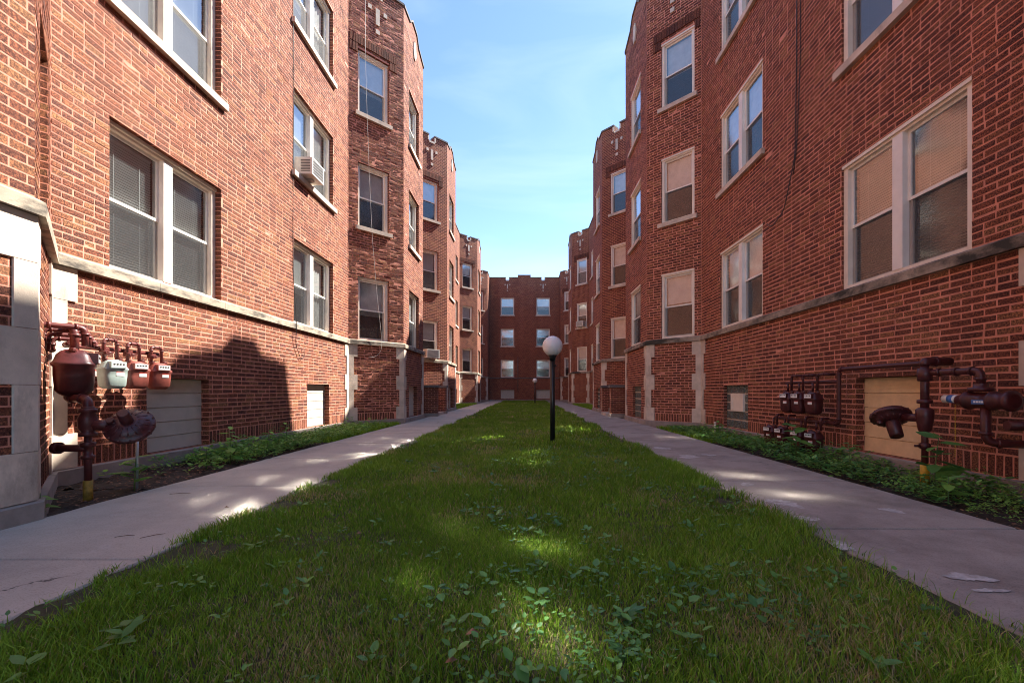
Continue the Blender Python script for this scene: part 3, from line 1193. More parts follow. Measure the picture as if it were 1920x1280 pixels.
def build_back():
    wing = thing('apartment_wing', 'dark red brick end wing with six windows closing the far end of the court', 'building', (0, 41, 0))
    F = frame((-3.45, 41.0), (3.24, 41.0), -1)
    assert F.n.y < 0
    ops = []
    for a in (-2.37, 1.06):
        for fl, (z0, z1) in enumerate(FLOORS):
            ops.append(((a + 3.45, a + 3.45 + 1.30, z0, z1), fl))
    bo = [(1.08, 2.38, 0.2, 1.06), (4.51, 5.81, 0.2, 1.06)]
    wall(wing, F, TOP - 0.3, [o for o, _ in ops] + bo)
    covers = [('shade', 0.5), ('shade', 0.45), ('blind', 0.5, 'blind_white', 0.6), ('curtain', 0.6), ('shade', 0.35), ('blind', 0.7, 'blind_white', .6)]
    for k, (o, fl) in enumerate(ops):
        window(wing, F, o, False, [covers[k]], fl > 0)
    for o in bo:
        boarded(wing, F, o, 'siding_white', 4)
    c = F.len / 2
    n = 0.14
    ends = [0.0, 1.73 - n, 1.73 + n, c - 0.62, c + 0.62, F.len - 1.53 - n, F.len - 1.53 + n, F.len]
    for a, b, up in ((ends[0], ends[1], 0), (ends[2], ends[3], 0), (ends[3], ends[4], 0.22), (ends[4], ends[5], 0), (ends[6], ends[7], 0)):
        m = MB()
        m.prism(F, [(a, TOP - 0.3), (b, TOP - 0.3), (b, TOP + up), (a, TOP + up)], -0.28, 0.0)
        m.build('merlon', 'brick_wall', wing)
        coping(wing, F, a + 0.002, b, TOP + up)
    for x in (1.73, F.len - 1.53):
        m = MB()
        m.box(F, x - n, x + n, -0.31, 0.03, TOP - 0.299, TOP - 0.2)
        m.build('notch_stone', 'limestone', wing)
        for sgn in (-1, 1):
            m = MB()
            m.box(F, x + sgn * (n + .035) - .033, x + sgn * (n + .035) + .033, -0.05, 0.03, TOP - 0.2, TOP - 0.02)
            m.build('notch_stone', 'limestone', wing)
        t_ornament(wing, F, x, 10.75)
    strips(wing, [(-3.45 + 0.06, 41.0), (3.24 - 0.06, 41.0)], -1, 'band_stone', 'coping_stone', BAND0 - 0.01, BAND1 - 0.03, 0.04, 0.0, 1.3, 0.02)
    strips(wing, [(-3.45 + 0.05, 41.0), (3.24 - 0.05, 41.0)], -1, 'base_stone', 'base_concrete', -0.1, 0.12, 0.04, 0.0, 2.5, 0.01)
    m = MB()
    m.add([(-3.2, 41.28, ROOF), (3, 41.28, ROOF), (3, 50, ROOF), (-3.2, 50, ROOF)], [(0, 1, 2, 3)])
    m.build('roof', 'roofing', wing, fix=False)
    m = MB()
    m.add([(-13, 50, 0), (13, 50, 0), (13, 50, TOP), (-13, 50, TOP)], [(0, 1, 2, 3)], [[(0, 0), (26, 0), (26, TOP), (0, TOP)]])
    m.build('outer_wall', 'brick_wall', wing, fix=False)
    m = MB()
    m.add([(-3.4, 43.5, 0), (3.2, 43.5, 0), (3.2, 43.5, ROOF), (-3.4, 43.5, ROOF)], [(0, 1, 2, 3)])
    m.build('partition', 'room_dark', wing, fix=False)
    p = MB()
    p.tube([(-0.72, 40.93, 0.9), (-0.72, 40.93, 4.1)], 0.025, 8)
    p.build('conduit', 'coping_stone', wing)
build_back()

# ------------------------------------------------------------------ ground
def sheet(name, x0, x1, y0, y1, z, mat, nx=1, ny=1, amp=0.0, kind='structure'):
    X, Y = np.meshgrid(np.linspace(x0, x1, nx + 1), np.linspace(y0, y1, ny + 1))
    Z = np.full(X.shape, z) + (rng.normal(0, amp, X.shape) if amp else 0)
    V = np.stack([X, Y, Z], -1).reshape(-1, 3)
    i = np.arange(nx * ny)
    r, c = i // nx, i % nx
    a = r * (nx + 1) + c
    F = np.stack([a, a + 1, a + nx + 2, a + nx + 1], 1)
    o = bulk(name, V, F, mat, None, None, True)
    o['kind'] = kind
    return o

sheet('ground', -150, 150, -100, 200, -0.09, 'ground_soil')
LX0, LX1 = -2.05, 1.84
sheet('lawn', LX0, LX1, -1.5, 40.95, -0.012, 'lawn_soil', 40, 400, 0.006)
sheet('planting_bed', -4.54, -3.45, 4.0, 11.2, -0.022, 'soil', 24, 160, 0.010)
sheet('planting_bed', 3.22, 4.25, 2.2, 10.5, -0.022, 'soil', 24, 160, 0.010)
sheet('planting_bed', -4.54, -3.45, 22.0, 29.8, -0.03, 'soil', 10, 60, 0.008)
sheet('planting_bed', 3.22, 4.25, 21.4, 28.8, -0.03, 'soil', 10, 60, 0.008)
# triangular corners of soil beside the bays
for x0, x1, y0, y1 in ((-3.46, -4.54, 3.0, 4.02),):
    sheet('planting_bed', x1, x0, y0, y1, -0.024, 'soil', 20, 20, 0.008)

def path(name, x0, x1, ys, mat, seed):
    base = sheet(name, x0 + 0.01, x1 - 0.01, -1.5, 40.98, -0.05, 'path_joint')
    WLOC[base.name] = Vector((0, 0, 0))
    rr = random.Random(seed)
    for a, b in zip(ys[:-1], ys[1:]):
        m = MB()
        g, c = 0.009, 0.008
        tl = [rr.gauss(0, 0.0025) for _ in range(4)]
        ys_ = np.linspace(a + g, b - g, 9)
        xs0 = [x0 + rr.gauss(0, 0.006) for _ in ys_]
        xs1 = [x1 + rr.gauss(0, 0.006) for _ in ys_]
        L0 = [Vector((x, y, 0)) for x, y in zip(xs0, ys_)] + [Vector((x, y, 0)) for x, y in zip(xs1[::-1], ys_[::-1])]
        cx = Vector(((x0 + x1) / 2, (a + b) / 2, 0))
        ringb = [p + Vector((0, 0, -0.08)) for p in L0]
        ringt = [p + Vector((0, 0, -c)) for p in L0]
        ringi = [p + (cx - p).normalized() * c + Vector((0, 0, tl[0] * 0.5)) for p in L0]
        n = len(L0)
        m.add(ringb + ringt + ringi,
              [(k, (k + 1) % n, n + (k + 1) % n, n + k) for k in range(n)] +
              [(n + k, n + (k + 1) % n, 2 * n + (k + 1) % n, 2 * n + k) for k in range(n)] + [tuple(range(2 * n, 3 * n))])
        m.build('slab', mat, base)
    return base

yl = [-1.5, 0.6, 2.29, 4.08] + list(np.arange(5.75, 40, 1.7)) + [40.98]
yr = [-1.5, 1.2, 2.80, 4.30] + list(np.arange(5.9, 40, 1.65)) + [40.98]
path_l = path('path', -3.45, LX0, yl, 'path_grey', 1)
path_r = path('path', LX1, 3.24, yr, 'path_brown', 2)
def apron(x0, x1, y0, y1):
    o = sheet('pavement', x0, x1, y0, y1, -0.004, 'path_grey')
apron(-4.55, -3.46, 15.4, 17.8)
apron(3.25, 4.26, 14.9, 17.0)

def ground_pt(px, py, z=0.0):
    Y = (EYE - z) * FPX / (py - VPY)
    return (px - VPX) * Y / FPX, Y

def patch(px, py, rx, ry, seed):
    x, y = ground_pt(px, py)
    rr = random.Random(seed)
    n = 72
    m = MB()
    ph = [rr.uniform(0, 6.28) for _ in range(4)]
    ring = []
    for k in range(n):
        a = 2 * math.pi * k / n
        r = 1 + 0.22 * math.sin(2 * a + ph[0]) + 0.14 * math.sin(3 * a + ph[1]) + 0.10 * math.sin(5 * a + ph[2]) + 0.07 * math.sin(11 * a + ph[3]) + rr.gauss(0, 0.045)
        ring.append((x + rx * r * math.cos(a), y + ry * r * math.sin(a)))
    m.add([(a, b, 0.0030) for a, b in ring], [tuple(range(n))])
    m.build('repair_patch', 'patch_white', path_r, fix=False)
for k, (px, py, rx, ry) in enumerate(((1470, 943, .09, .13), (1512, 972, .07, .06), (1672, 957, .07, .06), (1577, 1022, .05, .09), (1815, 1082, .09, .05),
                                      (1857, 1107, .07, .02), (1290, 856, .14, .14), (1240, 840, .10, .16), (1330, 853, .09, .08), (1400, 908, .06, .07), (1260, 862, .09, .07))):
    patch(px, py, rx, ry, 40 + k)

# ------------------------------------------------------------------ grass and weeds
def vnoise(x, y, s, seed):
    """smooth value noise for patchiness"""
    r = np.random.default_rng(seed)
    G = r.random((128, 128))
    x, y = x * s + 40, y * s + 40
    xi, yi = np.floor(x).astype(int), np.floor(y).astype(int)
    fx, fy = x - xi, y - yi
    fx, fy = fx * fx * (3 - 2 * fx), fy * fy * (3 - 2 * fy)
    g = lambda a, b: G[a % 128, b % 128]
    return (g(xi, yi) * (1 - fx) + g(xi + 1, yi) * fx) * (1 - fy) + (g(xi, yi + 1) * (1 - fx) + g(xi + 1, yi + 1) * fx) * fy

def blades(x, y, h, wd, rnd):
    n = len(x)
    ang = rng.uniform(0, 2 * np.pi, n)
    lean = rng.uniform(0.15, 0.95, n) * h
    la = rng.uniform(0, 2 * np.pi, n)
    dx, dy = np.cos(ang) * wd / 2, np.sin(ang) * wd / 2
    lx, ly = np.cos(la) * lean, np.sin(la) * lean
    z0 = np.full(n, -0.015)
    P = np.empty((n, 5, 3))
    P[:, 0] = np.stack([x - dx, y - dy, z0], 1)
    P[:, 1] = np.stack([x + dx, y + dy, z0], 1)
    P[:, 2] = np.stack([x + dx * .8 + lx * .35, y + dy * .8 + ly * .35, z0 + h * .62], 1)
    P[:, 3] = np.stack([x - dx * .8 + lx * .35, y - dy * .8 + ly * .35, z0 + h * .62], 1)
    P[:, 4] = np.stack([x + lx, y + ly, z0 + h], 1)
    i = np.arange(n)[:, None] * 5
    T = np.concatenate([i + np.array([[0, 1, 2]]), i + np.array([[0, 2, 3]]), i + np.array([[3, 2, 4]])])
    return P.reshape(-1, 3), T, np.repeat(rnd, 5)

def lawn_grass():
    parts = []
    for (ya, yb, dens, hh, ww) in ((0.9, 3.0, 20000, 0.052, 0.0042), (3.0, 6.5, 9500, 0.055, 0.0062), (6.5, 14.0, 2600, 0.062, 0.011), (14.0, 40.9, 800, 0.066, 0.024)):
        n = int((LX1 - LX0 + 0.06) * (yb - ya) * dens)
        x = rng.uniform(LX0 - 0.03, LX1 + 0.03, n)
        y = rng.uniform(ya, yb, n)
        dn = 0.6 * vnoise(x, y, 1.6, 3) + 0.4 * vnoise(x, y, 5.0, 4)
        edge = np.minimum(x - LX0, LX1 - x)
        bare = ((edge < 0.12 + 0.10 * vnoise(x, y, 1.1, 9)) & (vnoise(x, y, 1.3, 8) > 0.56))
        for (bx, by, br) in ((-1.88, 2.35, .22), (-1.93, 3.35, .14), (-1.98, 1.72, .14), (-1.95, 4.2, .12), (1.70, 3.45, .14), (1.72, 3.9, .12)):
            bare |= ((x - bx) ** 2 + ((y - by) / 1.3) ** 2 < (br * (0.7 + 0.7 * vnoise(x, y, 9, 5))) ** 2)
        keep = (rng.random(n) < 0.35 + 0.9 * dn) & ~(bare & (rng.random(n) < 0.93))
        x, y = x[keep], y[keep]
        n = len(x)
        tall = vnoise(x, y, 2.3, 6)
        h = hh * rng.uniform(0.35, 1.35, n) * (0.45 + 1.05 * tall)
        edge = np.minimum(x - LX0, LX1 - x)
        h *= np.where((edge < 0.25) & (x > 0), 1.35, 1.0)
        straw = 0.12 + 0.45 * np.clip(vnoise(x, y, 1.9, 12) - 0.58, 0, 1) * 3
        straw += 0.45 * np.exp(-(((x + 0.7) / .35) ** 2 + ((y - 1.45) / .22) ** 2)) + 0.3 * np.exp(-(((x - 0.9) / .4) ** 2 + ((y - 1.6) / .3) ** 2))
        r = rng.uniform(0.0, 0.78, n) * (0.35 + 0.55 * vnoise(x, y, 1.2, 20) + 0.45 * vnoise(x, y, 6.0, 21))
        st = rng.random(n) < straw
        r = np.where(st, rng.uniform(0.82, 1.0, n), np.clip(r, 0, .79))
        h = np.where(st, h * 0.75, h)
        parts.append(blades(x, y, h, ww * rng.uniform(0.6, 1.2, n), r))
    off, V, T, Rn = 0, [], [], []
    for v, t, r in parts:
        V.append(v); T.append(t + off); Rn.append(r); off += len(v)
    o = bulk('grass', np.concatenate(V), np.concatenate(T), 'grass_blade', None, np.concatenate(Rn))
    o['kind'] = 'stuff'
    tag(o, 'mown green lawn grass with straw patches between the two paths', 'grass')
lawn_grass()

def leaf_cards(x, y, z, ln, wd, ang, pitch, rnd):
    """many pointed oval leaves, each folded along its midrib: 7 verts, 6 triangles"""
    n = len(x)
    prof = [(0.0, 0.0, 0), (0.35, 0.5, .02), (0.35, -0.5, .02), (0.75, 0.34, 0), (0.75, -0.34, 0), (1.0, 0.0, -.05), (0.5, 0, -.03)]
    ca, sa, cp, sp = np.cos(ang), np.sin(ang), np.cos(pitch), np.sin(pitch)
    P = np.empty((n, 7, 3))
    for k, (a, b, c) in enumerate(prof):
        l, wq, q = a * ln, b * wd, c * ln * 1.5
        f = l * cp - q * sp
        P[:, k, 0] = x + f * ca - wq * sa
        P[:, k, 1] = y + f * sa + wq * ca
        P[:, k, 2] = z + l * sp + q * cp
    i = np.arange(n)[:, None] * 7
    T = np.concatenate([i + np.array([[t]]).reshape(1, 3) for t in ((0, 6, 1), (0, 2, 6), (1, 6, 3), (2, 4, 6), (3, 6, 5), (4, 5, 6))])
    return P.reshape(-1, 3), T, np.repeat(rnd, 7)

def scatter_rosettes(name, cx, cy, count, ln, zlo, zhi, label, tone=(0, .8), nl=(4, 8)):
    X, Y, Z, Ln, A, Pt, Rn = [], [], [], [], [], [], []
    for x, y in zip(cx, cy):
        k = rng.integers(*nl)
        a0 = rng.uniform(0, 6.28)
        s = rng.choice((rng.uniform(0.45, 0.9), rng.uniform(0.8, 1.7)), p=(.7, .3))
        h = zlo + (zhi - zlo) * rng.random() * (0.25 + 1.5 * float(vnoise(np.array([x]), np.array([y]), 3.1, 77)[0]))
        tn = rng.uniform(*tone)
        for j in range(k):
            a = a0 + j * 2.4 + rng.normal(0, .3)
            r = rng.uniform(0, .02)
            X.append(x + r * math.cos(a)); Y.append(y + r * math.sin(a))
            Z.append(h * rng.uniform(0.25, 1.0)); Ln.append(ln * s * rng.uniform(.6, 1.15)); A.append(a)
            Pt.append(rng.uniform(-.15, .7)); Rn.append(np.clip(tn + rng.normal(0, .12), 0, 1))
    X, Y, Z, Ln, A, Pt, Rn = map(np.array, (X, Y, Z, Ln, A, Pt, Rn))
    V, T, r = leaf_cards(X, Y, Z, Ln, Ln * rng.uniform(.48, .7, len(Ln)), A, Pt, Rn)
    o = bulk(name, V, T, 'weed_leaf', None, r, True)
    o['kind'] = 'stuff'
    tag(o, label, 'weeds')

# broadleaf weeds in the lawn: dense on the right half near the camera
n = 8000
x = rng.uniform(LX0 + .05, LX1 - .05, n)
y = 1.1 + 9 * rng.random(n) ** 1.5
pr = 0.05 + 0.62 * np.exp(-(((x - 0.65) / 0.65) ** 2)) * np.clip(1.5 - y / 6, 0.15, 1) * np.clip((vnoise(x, y, 2.6, 31) - .3) * 2.2, 0, 1)
k = rng.random(n) < pr
scatter_rosettes('lawn_weeds', x[k], y[k], 0, 0.038, 0.03, 0.062, 'low broadleaf weeds spreading through the lawn grass', (0.0, .55))
n = 2600
yy = rng.uniform(4.2, 11.0, n)
xx = rng.uniform(-4.46, -3.48, n)
k = rng.random(n) < np.where(yy < 5.4, 0.10, 0.75) * (0.4 + vnoise(xx, yy, 2, 2))
scatter_rosettes('bed_weeds', xx[k], yy[k], 0, 0.060, 0.02, 0.20, 'green weeds covering the soil strip along the sunlit wall', (.3, 1.0))
n = 3000
yy = rng.uniform(3.3, 10.2, n)
xx = rng.uniform(3.27, 4.2, n)
k = rng.random(n) < 0.35 + 0.5 * vnoise(xx, yy, 2, 7)
scatter_rosettes('bed_weeds', xx[k], yy[k], 0, 0.058, 0.02, 0.17, 'dark green weeds covering the soil strip under the shaded gas meters', (.05, .8))

for x0, x1, y0, y1, lab in ((-4.46, -3.48, 5.2, 10.5, 'small-leaved pale green creeper among the weeds along the sunlit wall'),
                            (3.27, 4.2, 2.6, 10.0, 'small-leaved pale green creeper among the weeds along the shaded wall')):
    n = 2200
    xx, yy = rng.uniform(x0, x1, n), rng.uniform(y0, y1, n)
    k = vnoise(xx, yy, 2.4, 55) > 0.5
    scatter_rosettes('creeper', xx[k], yy[k], 0, 0.026, 0.03, 0.15, lab, (.6, 1.0), (6, 11))

def bed_grass(name, x0, x1, y0, y1, dens, hh, ww, label):
    n = int((x1 - x0) * (y1 - y0) * dens)
    x, y = rng.uniform(x0, x1, n), rng.uniform(y0, y1, n)
    V, T, r = blades(x, y, hh * rng.uniform(.5, 1.3, n), np.full(n, ww), rng.uniform(.1, .8, n))
    o = bulk(name, V, T, 'grass_blade', None, r)
    o['kind'] = 'stuff'
    tag(o, label, 'grass')
bed_grass('grass', -4.5, -3.45, 7.6, 11.9, 1800, 0.09, 0.012, 'uneven grass at the foot of the sunlit wall by the first bay')
bed_grass('grass', 3.24, 4.2, 7.5, 10.6, 1200, 0.08, 0.012, 'thin grass at the foot of the shaded wall by the glass block window')
bed_grass('grass', -4.5, -3.45, 22, 30.6, 500, 0.11, 0.028, 'grass strip beside the far bays on the sunlit side')
bed_grass('grass', 3.24, 4.2, 21.4, 29.4, 500, 0.11, 0.028, 'grass strip beside the far bays on the shaded side')

def leaf_mesh(r):
    V, T, q = leaf_cards(np.zeros(1), np.zeros(1), np.zeros(1), np.ones(1), np.full(1, .55), np.zeros(1), np.zeros(1), np.array([r]))
    me = bpy.data.meshes.new('leaf')
    me.from_pydata([tuple(v) for v in V], [], [tuple(int(i) for i in t) for t in T])
    a = me.attributes.new('rnd', 'FLOAT', 'POINT')
    a.data.foreach_set('value', q.astype(np.float32))
    me.materials.append(MAT['weed_leaf'])
    me.polygons.foreach_set('use_smooth', [True] * len(me.polygons))
    return me
LEAVES = [leaf_mesh(v) for v in (0.15, 0.35, 0.6, 0.8)]

def weed_plant(x, y, h, nl, ll, tone, label):
    root = thing('weed_plant', label, 'plant', (x, y, -0.02), 'tall weeds in the wall beds')
    m = MB()
    bend = Vector((random.uniform(-.1, .1), random.uniform(-.1, .1), 0)) * h
    pts = [Vector((x, y, -0.02)) + bend * (t * t) + Vector((0, 0, h * t)) for t in (0, .3, .6, 1)]
    m.tube(pts, [0.006, 0.005, 0.004, 0.002], 6)
    m.build('stem', 'stem_green', root)
    for k in range(nl):
        t = 0.25 + 0.75 * k / (nl - 1)
        p = Vector((x, y, -0.02)) + bend * (t * t) + Vector((0, 0, h * t))
        o = link('leaf', LEAVES[min(3, max(0, tone + random.choice((-1, 0, 0, 1))))], root, p)
        o.rotation_euler = (random.gauss(0, .25), random.uniform(-.45, .35), k * 2.4 + random.gauss(0, .3))
        o.scale = [ll * random.uniform(.7, 1.15) * (1.15 - 0.45 * t)] * 3

PL = [(-3.62, 3.95, .24, 9, .15, 2, 'broad-leaved weed in the soil beside the yellow pipe sleeve on the sunlit side'),
      (-3.70, 5.35, .34, 12, .13, 3, 'tall bright weed at the path edge in front of the white boarded opening'),
      (-3.75, 5.02, .20, 8, .11, 2, 'small weed between the yellow sleeve and the tall bright weed'),
      (-3.70, 6.1, .28, 12, .10, 3, 'bushy weed just past the white boarded opening on the sunlit side'),
      (-3.80, 6.8, .30, 12, .10, 3, 'bushy weed below the wall shadow on the sunlit side'),
      (-3.50, 3.08, .14, 7, .08, 2, 'small weed against the stone pier at the left edge'),
      (3.72, 3.88, .40, 10, .21, 1, 'large-leaved dark weed in front of the rotary gas meter'),
      (3.66, 5.75, .36, 10, .17, 1, 'dark weed with wide leaves in front of the lower gas meters'),
      (3.62, 4.75, .26, 9, .12, 1, 'weed below the tan boarded opening, nearer its yellow sleeve'),
      (3.55, 5.15, .22, 9, .12, 1, 'weed below the tan boarded opening, nearer the gas meters'),
      (3.78, 8.3, .24, 9, .13, 2, 'weed standing in front of the glass block window'),
      (3.42, 3.45, .18, 9, .11, 2, 'low weed at the path edge in the right corner of the bed')]
for x, y, h, nl, ll, tone, lab in PL:
    weed_plant(x, y, h * 1.3, nl + 3, ll * 1.4, tone, lab)

# litter
n = 2200
lx = np.concatenate([rng.uniform(-4.45, -3.47, n // 2), rng.uniform(3.26, 4.2, n // 2)])
ly = np.concatenate([rng.uniform(3.3, 7.5, n // 2), rng.uniform(2.6, 8.5, n // 2)])
ok = (lx > 0) | (ly > 4.15) | (lx > -3.45 - (ly - 3.0) * 1.0 + .06)
lx, ly = lx[ok], ly[ok]
V, T, q_ = leaf_cards(lx, ly, rng.uniform(-.015, .0, len(lx)), rng.uniform(.015, .05, len(lx)), rng.uniform(.008, .025, len(lx)), rng.uniform(0, 6.28, len(lx)), rng.uniform(-.2, .4, len(lx)), np.zeros(len(lx)))
lo = bulk('leaf_litter', V, T, 'dry_leaf', None, q_)
lo['kind'] = 'stuff'
tag(lo, 'brown leaf litter scattered over the soil of both wall beds', 'litter')
def twig(px, py, ln, ang, label):
    x, y = ground_pt(px, py)
    m = MB()
    d = Vector((math.cos(ang), math.sin(ang), 0)) * ln
    p = Vector((x, y, 0.006))
    m.tube([p, p + d * .5 + Vector((.01, .01, .003)), p + d], [.0018, .0022, .0012], 6)
    tag(m.build('twig', 'twig'), label, 'twig', 'twigs on the path')
twig(215, 1008, .10, .3, 'thin twig lying on the pale path, nearest the slab joint')
twig(262, 1010, .12, .8, 'thin twig lying on the pale path, beside another twig')
twig(318, 927, .16, .2, 'thin twig lying on the pale path by the yellow pipe sleeve')
def dead_leaf(px, py, s, label, z=0.03):
    x, y = ground_pt(px, py, z)
    m = MB()
    m.add([(x - s, y, z), (x, y - s * .5, z + .012), (x + s, y + .01, z + .006), (x, y + s * .5, z + .02)], [(0, 1, 3), (1, 2, 3)])
    tag(m.build('dead_leaf', 'dry_leaf', None, False), label, 'leaf', 'dead leaves on the ground')
dead_leaf(423, 953, .02, 'dark curled dead leaf on the pale path in a patch of light', .004)
dead_leaf(885, 1190, .026, 'brown dead leaf on the grass, largest near the bottom middle')
dead_leaf(845, 1243, .022, 'brown dead leaf on the grass near the bottom edge')
dead_leaf(672, 1002, .02, 'brown dead leaf on the grass left of the middle')

# ------------------------------------------------------------------ lamps
def lamp(x, y, label):
    root = thing('lamp_post', label, 'lamp post', (x, y, 0), 'globe lamp posts on the lawn')
    m = MB()
    m.tube([(x, y, -0.05), (x, y, 1.50)], 0.043, 20)
    m.build('post', 'lamp_black', root)
    m = MB()
    m.tube([(x, y, 1.45), (x, y, 1.49), (x, y, 1.53), (x, y, 1.55)], [0.05, 0.055, 0.085, 0.08], 20)
    m.build('collar', 'lamp_black', root)
    m = MB()
    m.tube([(x + .03, y - .01, 1.36), (x + .062, y - .02, 1.36)], 0.018, 10)
    m.build('photocell', 'lamp_black', root)
    m = MB()
    rings = []
    r = 0.178
    for k in range(1, 24):
        a = math.pi * k / 24
        rings.append([(x + r * math.sin(a) * math.cos(b), y + r * math.sin(a) * math.sin(b), 1.698 - r * math.cos(a)) for b in np.linspace(0, 2 * math.pi, 40, endpoint=False)])
    m.loft(rings)
    m.build('globe', 'globe_white', root)
lamp(0.481, 7.54, 'tall black lamp post with a white globe in the middle of the lawn')
lamp(0.716, 31.8, 'distant black lamp post with a white globe near the end wing')

# ------------------------------------------------------------------ air conditioners
def aircon(key, u, wd, h, out, label, zoff=0.05):
    F, o = key
    root = thing('air_conditioner', label, 'air conditioner', F(u, 0, o[2]), 'window air conditioners')
    z0 = o[2] + zoff
    u0, u1 = u - wd / 2, u + wd / 2
    m = MB()
    m.box(F, u0, u1, -0.10, out, z0, z0 + h)
    m.build('case', 'appliance', root)
    m = MB()
    for k in range(9):
        z = z0 + 0.04 + (h - 0.08) * k / 8
        m.box(F, u0 + .04, u1 - .04, out + .001, out + .006, z - .007, z + .007)
    m.build('rear_grille', 'grille_dark', root)
    for uu, e in ((u0, -1), (u1, 1)):
        m = MB()
        for k in range(8):
            z = z0 + 0.06 + (h - 0.12) * k / 7
            a, b = (uu - .005, uu - .001) if e < 0 else (uu + .001, uu + .005)
            m.box(F, a, b, 0.03, out - 0.04, z - .007, z + .007)
        m.build('side_louver', 'grille_dark', root)
    m = MB()
    m.box(F, u - .05, u + .05, 0.02, out * .6, z0 - .045, z0 - .002)
    m.build('bracket', 'steel', root)

def find(s, kd, ib, fl, nth=0):
    c = [v for k, v in CONN.items() if len(k) == 5 and k[:4] == (s, kd, ib, fl)]
    return sorted(c, key=lambda v: v[1][0])[nth]
q = find(-1, 'long', 0, 1, 1)
aircon(q, q[1][0] + 0.46, .50, .34, .26, 'white air conditioner in the paired window of the sunlit near wall')
q = find(-1, 'front', 1, 0)
aircon(q, (q[1][0] + q[1][1]) / 2, .62, .36, .28, 'beige air conditioner in the lowest window of the second bay')
q = find(1, 'front', 2, 1)
aircon(q, (q[1][0] + q[1][1]) / 2, .60, .36, .26, 'white air conditioner in the middle window of the third shaded bay')

# ------------------------------------------------------------------ gas meters
def oval(c, ax, ay, hw, hd, p=4.0, n=20):
    out = []
    for k in range(n):
        a = 2 * math.pi * k / n
        ca, sa = math.cos(a), math.sin(a)
        x = math.copysign(abs(ca) ** (2 / p), ca) * hw
        y = math.copysign(abs(sa) ** (2 / p), sa) * hd
        out.append(c + ax * x + ay * y)
    return out

def gas_meter(root, c, fn, w_, d_, h_, mat, plate_mat='meter_plate', lid=True):
    """diaphragm gas meter: body, index box with dial plate, badge; c = bottom centre, fn = facing direction"""
    fn = Vector(fn).normalized()
    ax = Vector((-fn.y, fn.x, 0))
    Z = Vector((0, 0, 1))
    m = MB()
    prof = [(0.0, .60, .55), (0.05, .78, .75), (0.12, .90, .92), (0.45, .98, 1.0), (0.62, 1.0, 1.0), (0.66, 1.09, 1.10), (0.70, 1.09, 1.10),
            (0.73, 1.0, 1.0), (0.88, .86, .86), (0.96, .62, .66), (1.0, .40, .45)]
    m.loft([oval(c + Z * h_ * t, ax, fn, w_ / 2 * a, d_ / 2 * b) for t, a, b in prof])
    body = m.build('meter', mat, root)
    def slab(name, mt, du, dz, ww, hh, d0, d1):
        mm = MB()
        o = c + ax * du + Z * dz
        V = [o + ax * (sx * ww / 2) + fn * dd + Z * (sz * hh / 2) for dd in (d0, d1) for sx, sz in ((-1, -1), (1, -1), (1, 1), (-1, 1))]
        mm.add(V, [(0, 1, 2, 3), (7, 6, 5, 4), (0, 4, 5, 1), (1, 5, 6, 2), (2, 6, 7, 3), (3, 7, 4, 0)])
        return mm.build(name, mt, body)
    f = d_ / 2
    slab('index_box', mat, 0, h_ * .82, w_ * .62, h_ * .22, f * .6, f * 1.22)
    slab('dial_plate', plate_mat, 0, h_ * .82, w_ * .56, h_ * .17, f * 1.222, f * 1.24)
    mm = MB()
    for k in range(4):
        o = c + ax * (w_ * .56 * (k - 1.5) * .22) + Z * (h_ * .84) + fn * (f * 1.245)
        mm.tube([o, o + fn * .002], w_ * .042, 10)
    mm.build('dial', 'dial_black', body)
    slab('badge', plate_mat, w_ * .1, h_ * .50, w_ * .32, h_ * .11, f * 1.0, f * 1.035)
    slab('badge', 'label_red', w_ * .1, h_ * .565, w_ * .32, h_ * .03, f * 1.0, f * 1.03)
    # unions on top
    for sx in (-1, 1):
        mm = MB()
        o = c + ax * (sx * w_ * .30) + Z * (h_ * .90)
        mm.tube([o, o + Z * .05], .020, 10)
        mm.tube([o + Z * .025, o + Z * .045], .027, 8, smooth=False)
        mm.build('union', 'pipe_paint', body)
    return body

def pipe(root, pts, r, bend=None, collars=True, name='pipe', mat='pipe_paint'):
    m = MB()
    bend = bend or r * 2.2
    m.tube(round_path(pts, bend), r, 14)
    o = m.build(name, mat, root)
    if collars:
        P = [Vector(p) for p in pts]
        for i in range(1, len(P) - 1):
            for nb in (P[i - 1], P[i + 1]):
                dv = nb - P[i]
                if dv.length > bend * 1.6:
                    dv.normalize()
                    k = MB()
                    k.tube([P[i] + dv * bend * .9, P[i] + dv * (bend * .9 + r * .7)], r * 1.3, 14)
                    k.build('fitting', mat, o)
    return o

def lathe(m, c, axis, prof, n=28):
    axis = Vector(axis).normalized()
    up = Vector((0, 0, 1)) if abs(axis.z) < .9 else Vector((1, 0, 0))
    x = axis.cross(up).normalized()
    y = axis.cross(x)
    m.loft([[c + axis * h + (x * math.cos(a) + y * math.sin(a)) * r for a in np.linspace(0, 2 * math.pi, n, endpoint=False)] for h, r in prof])

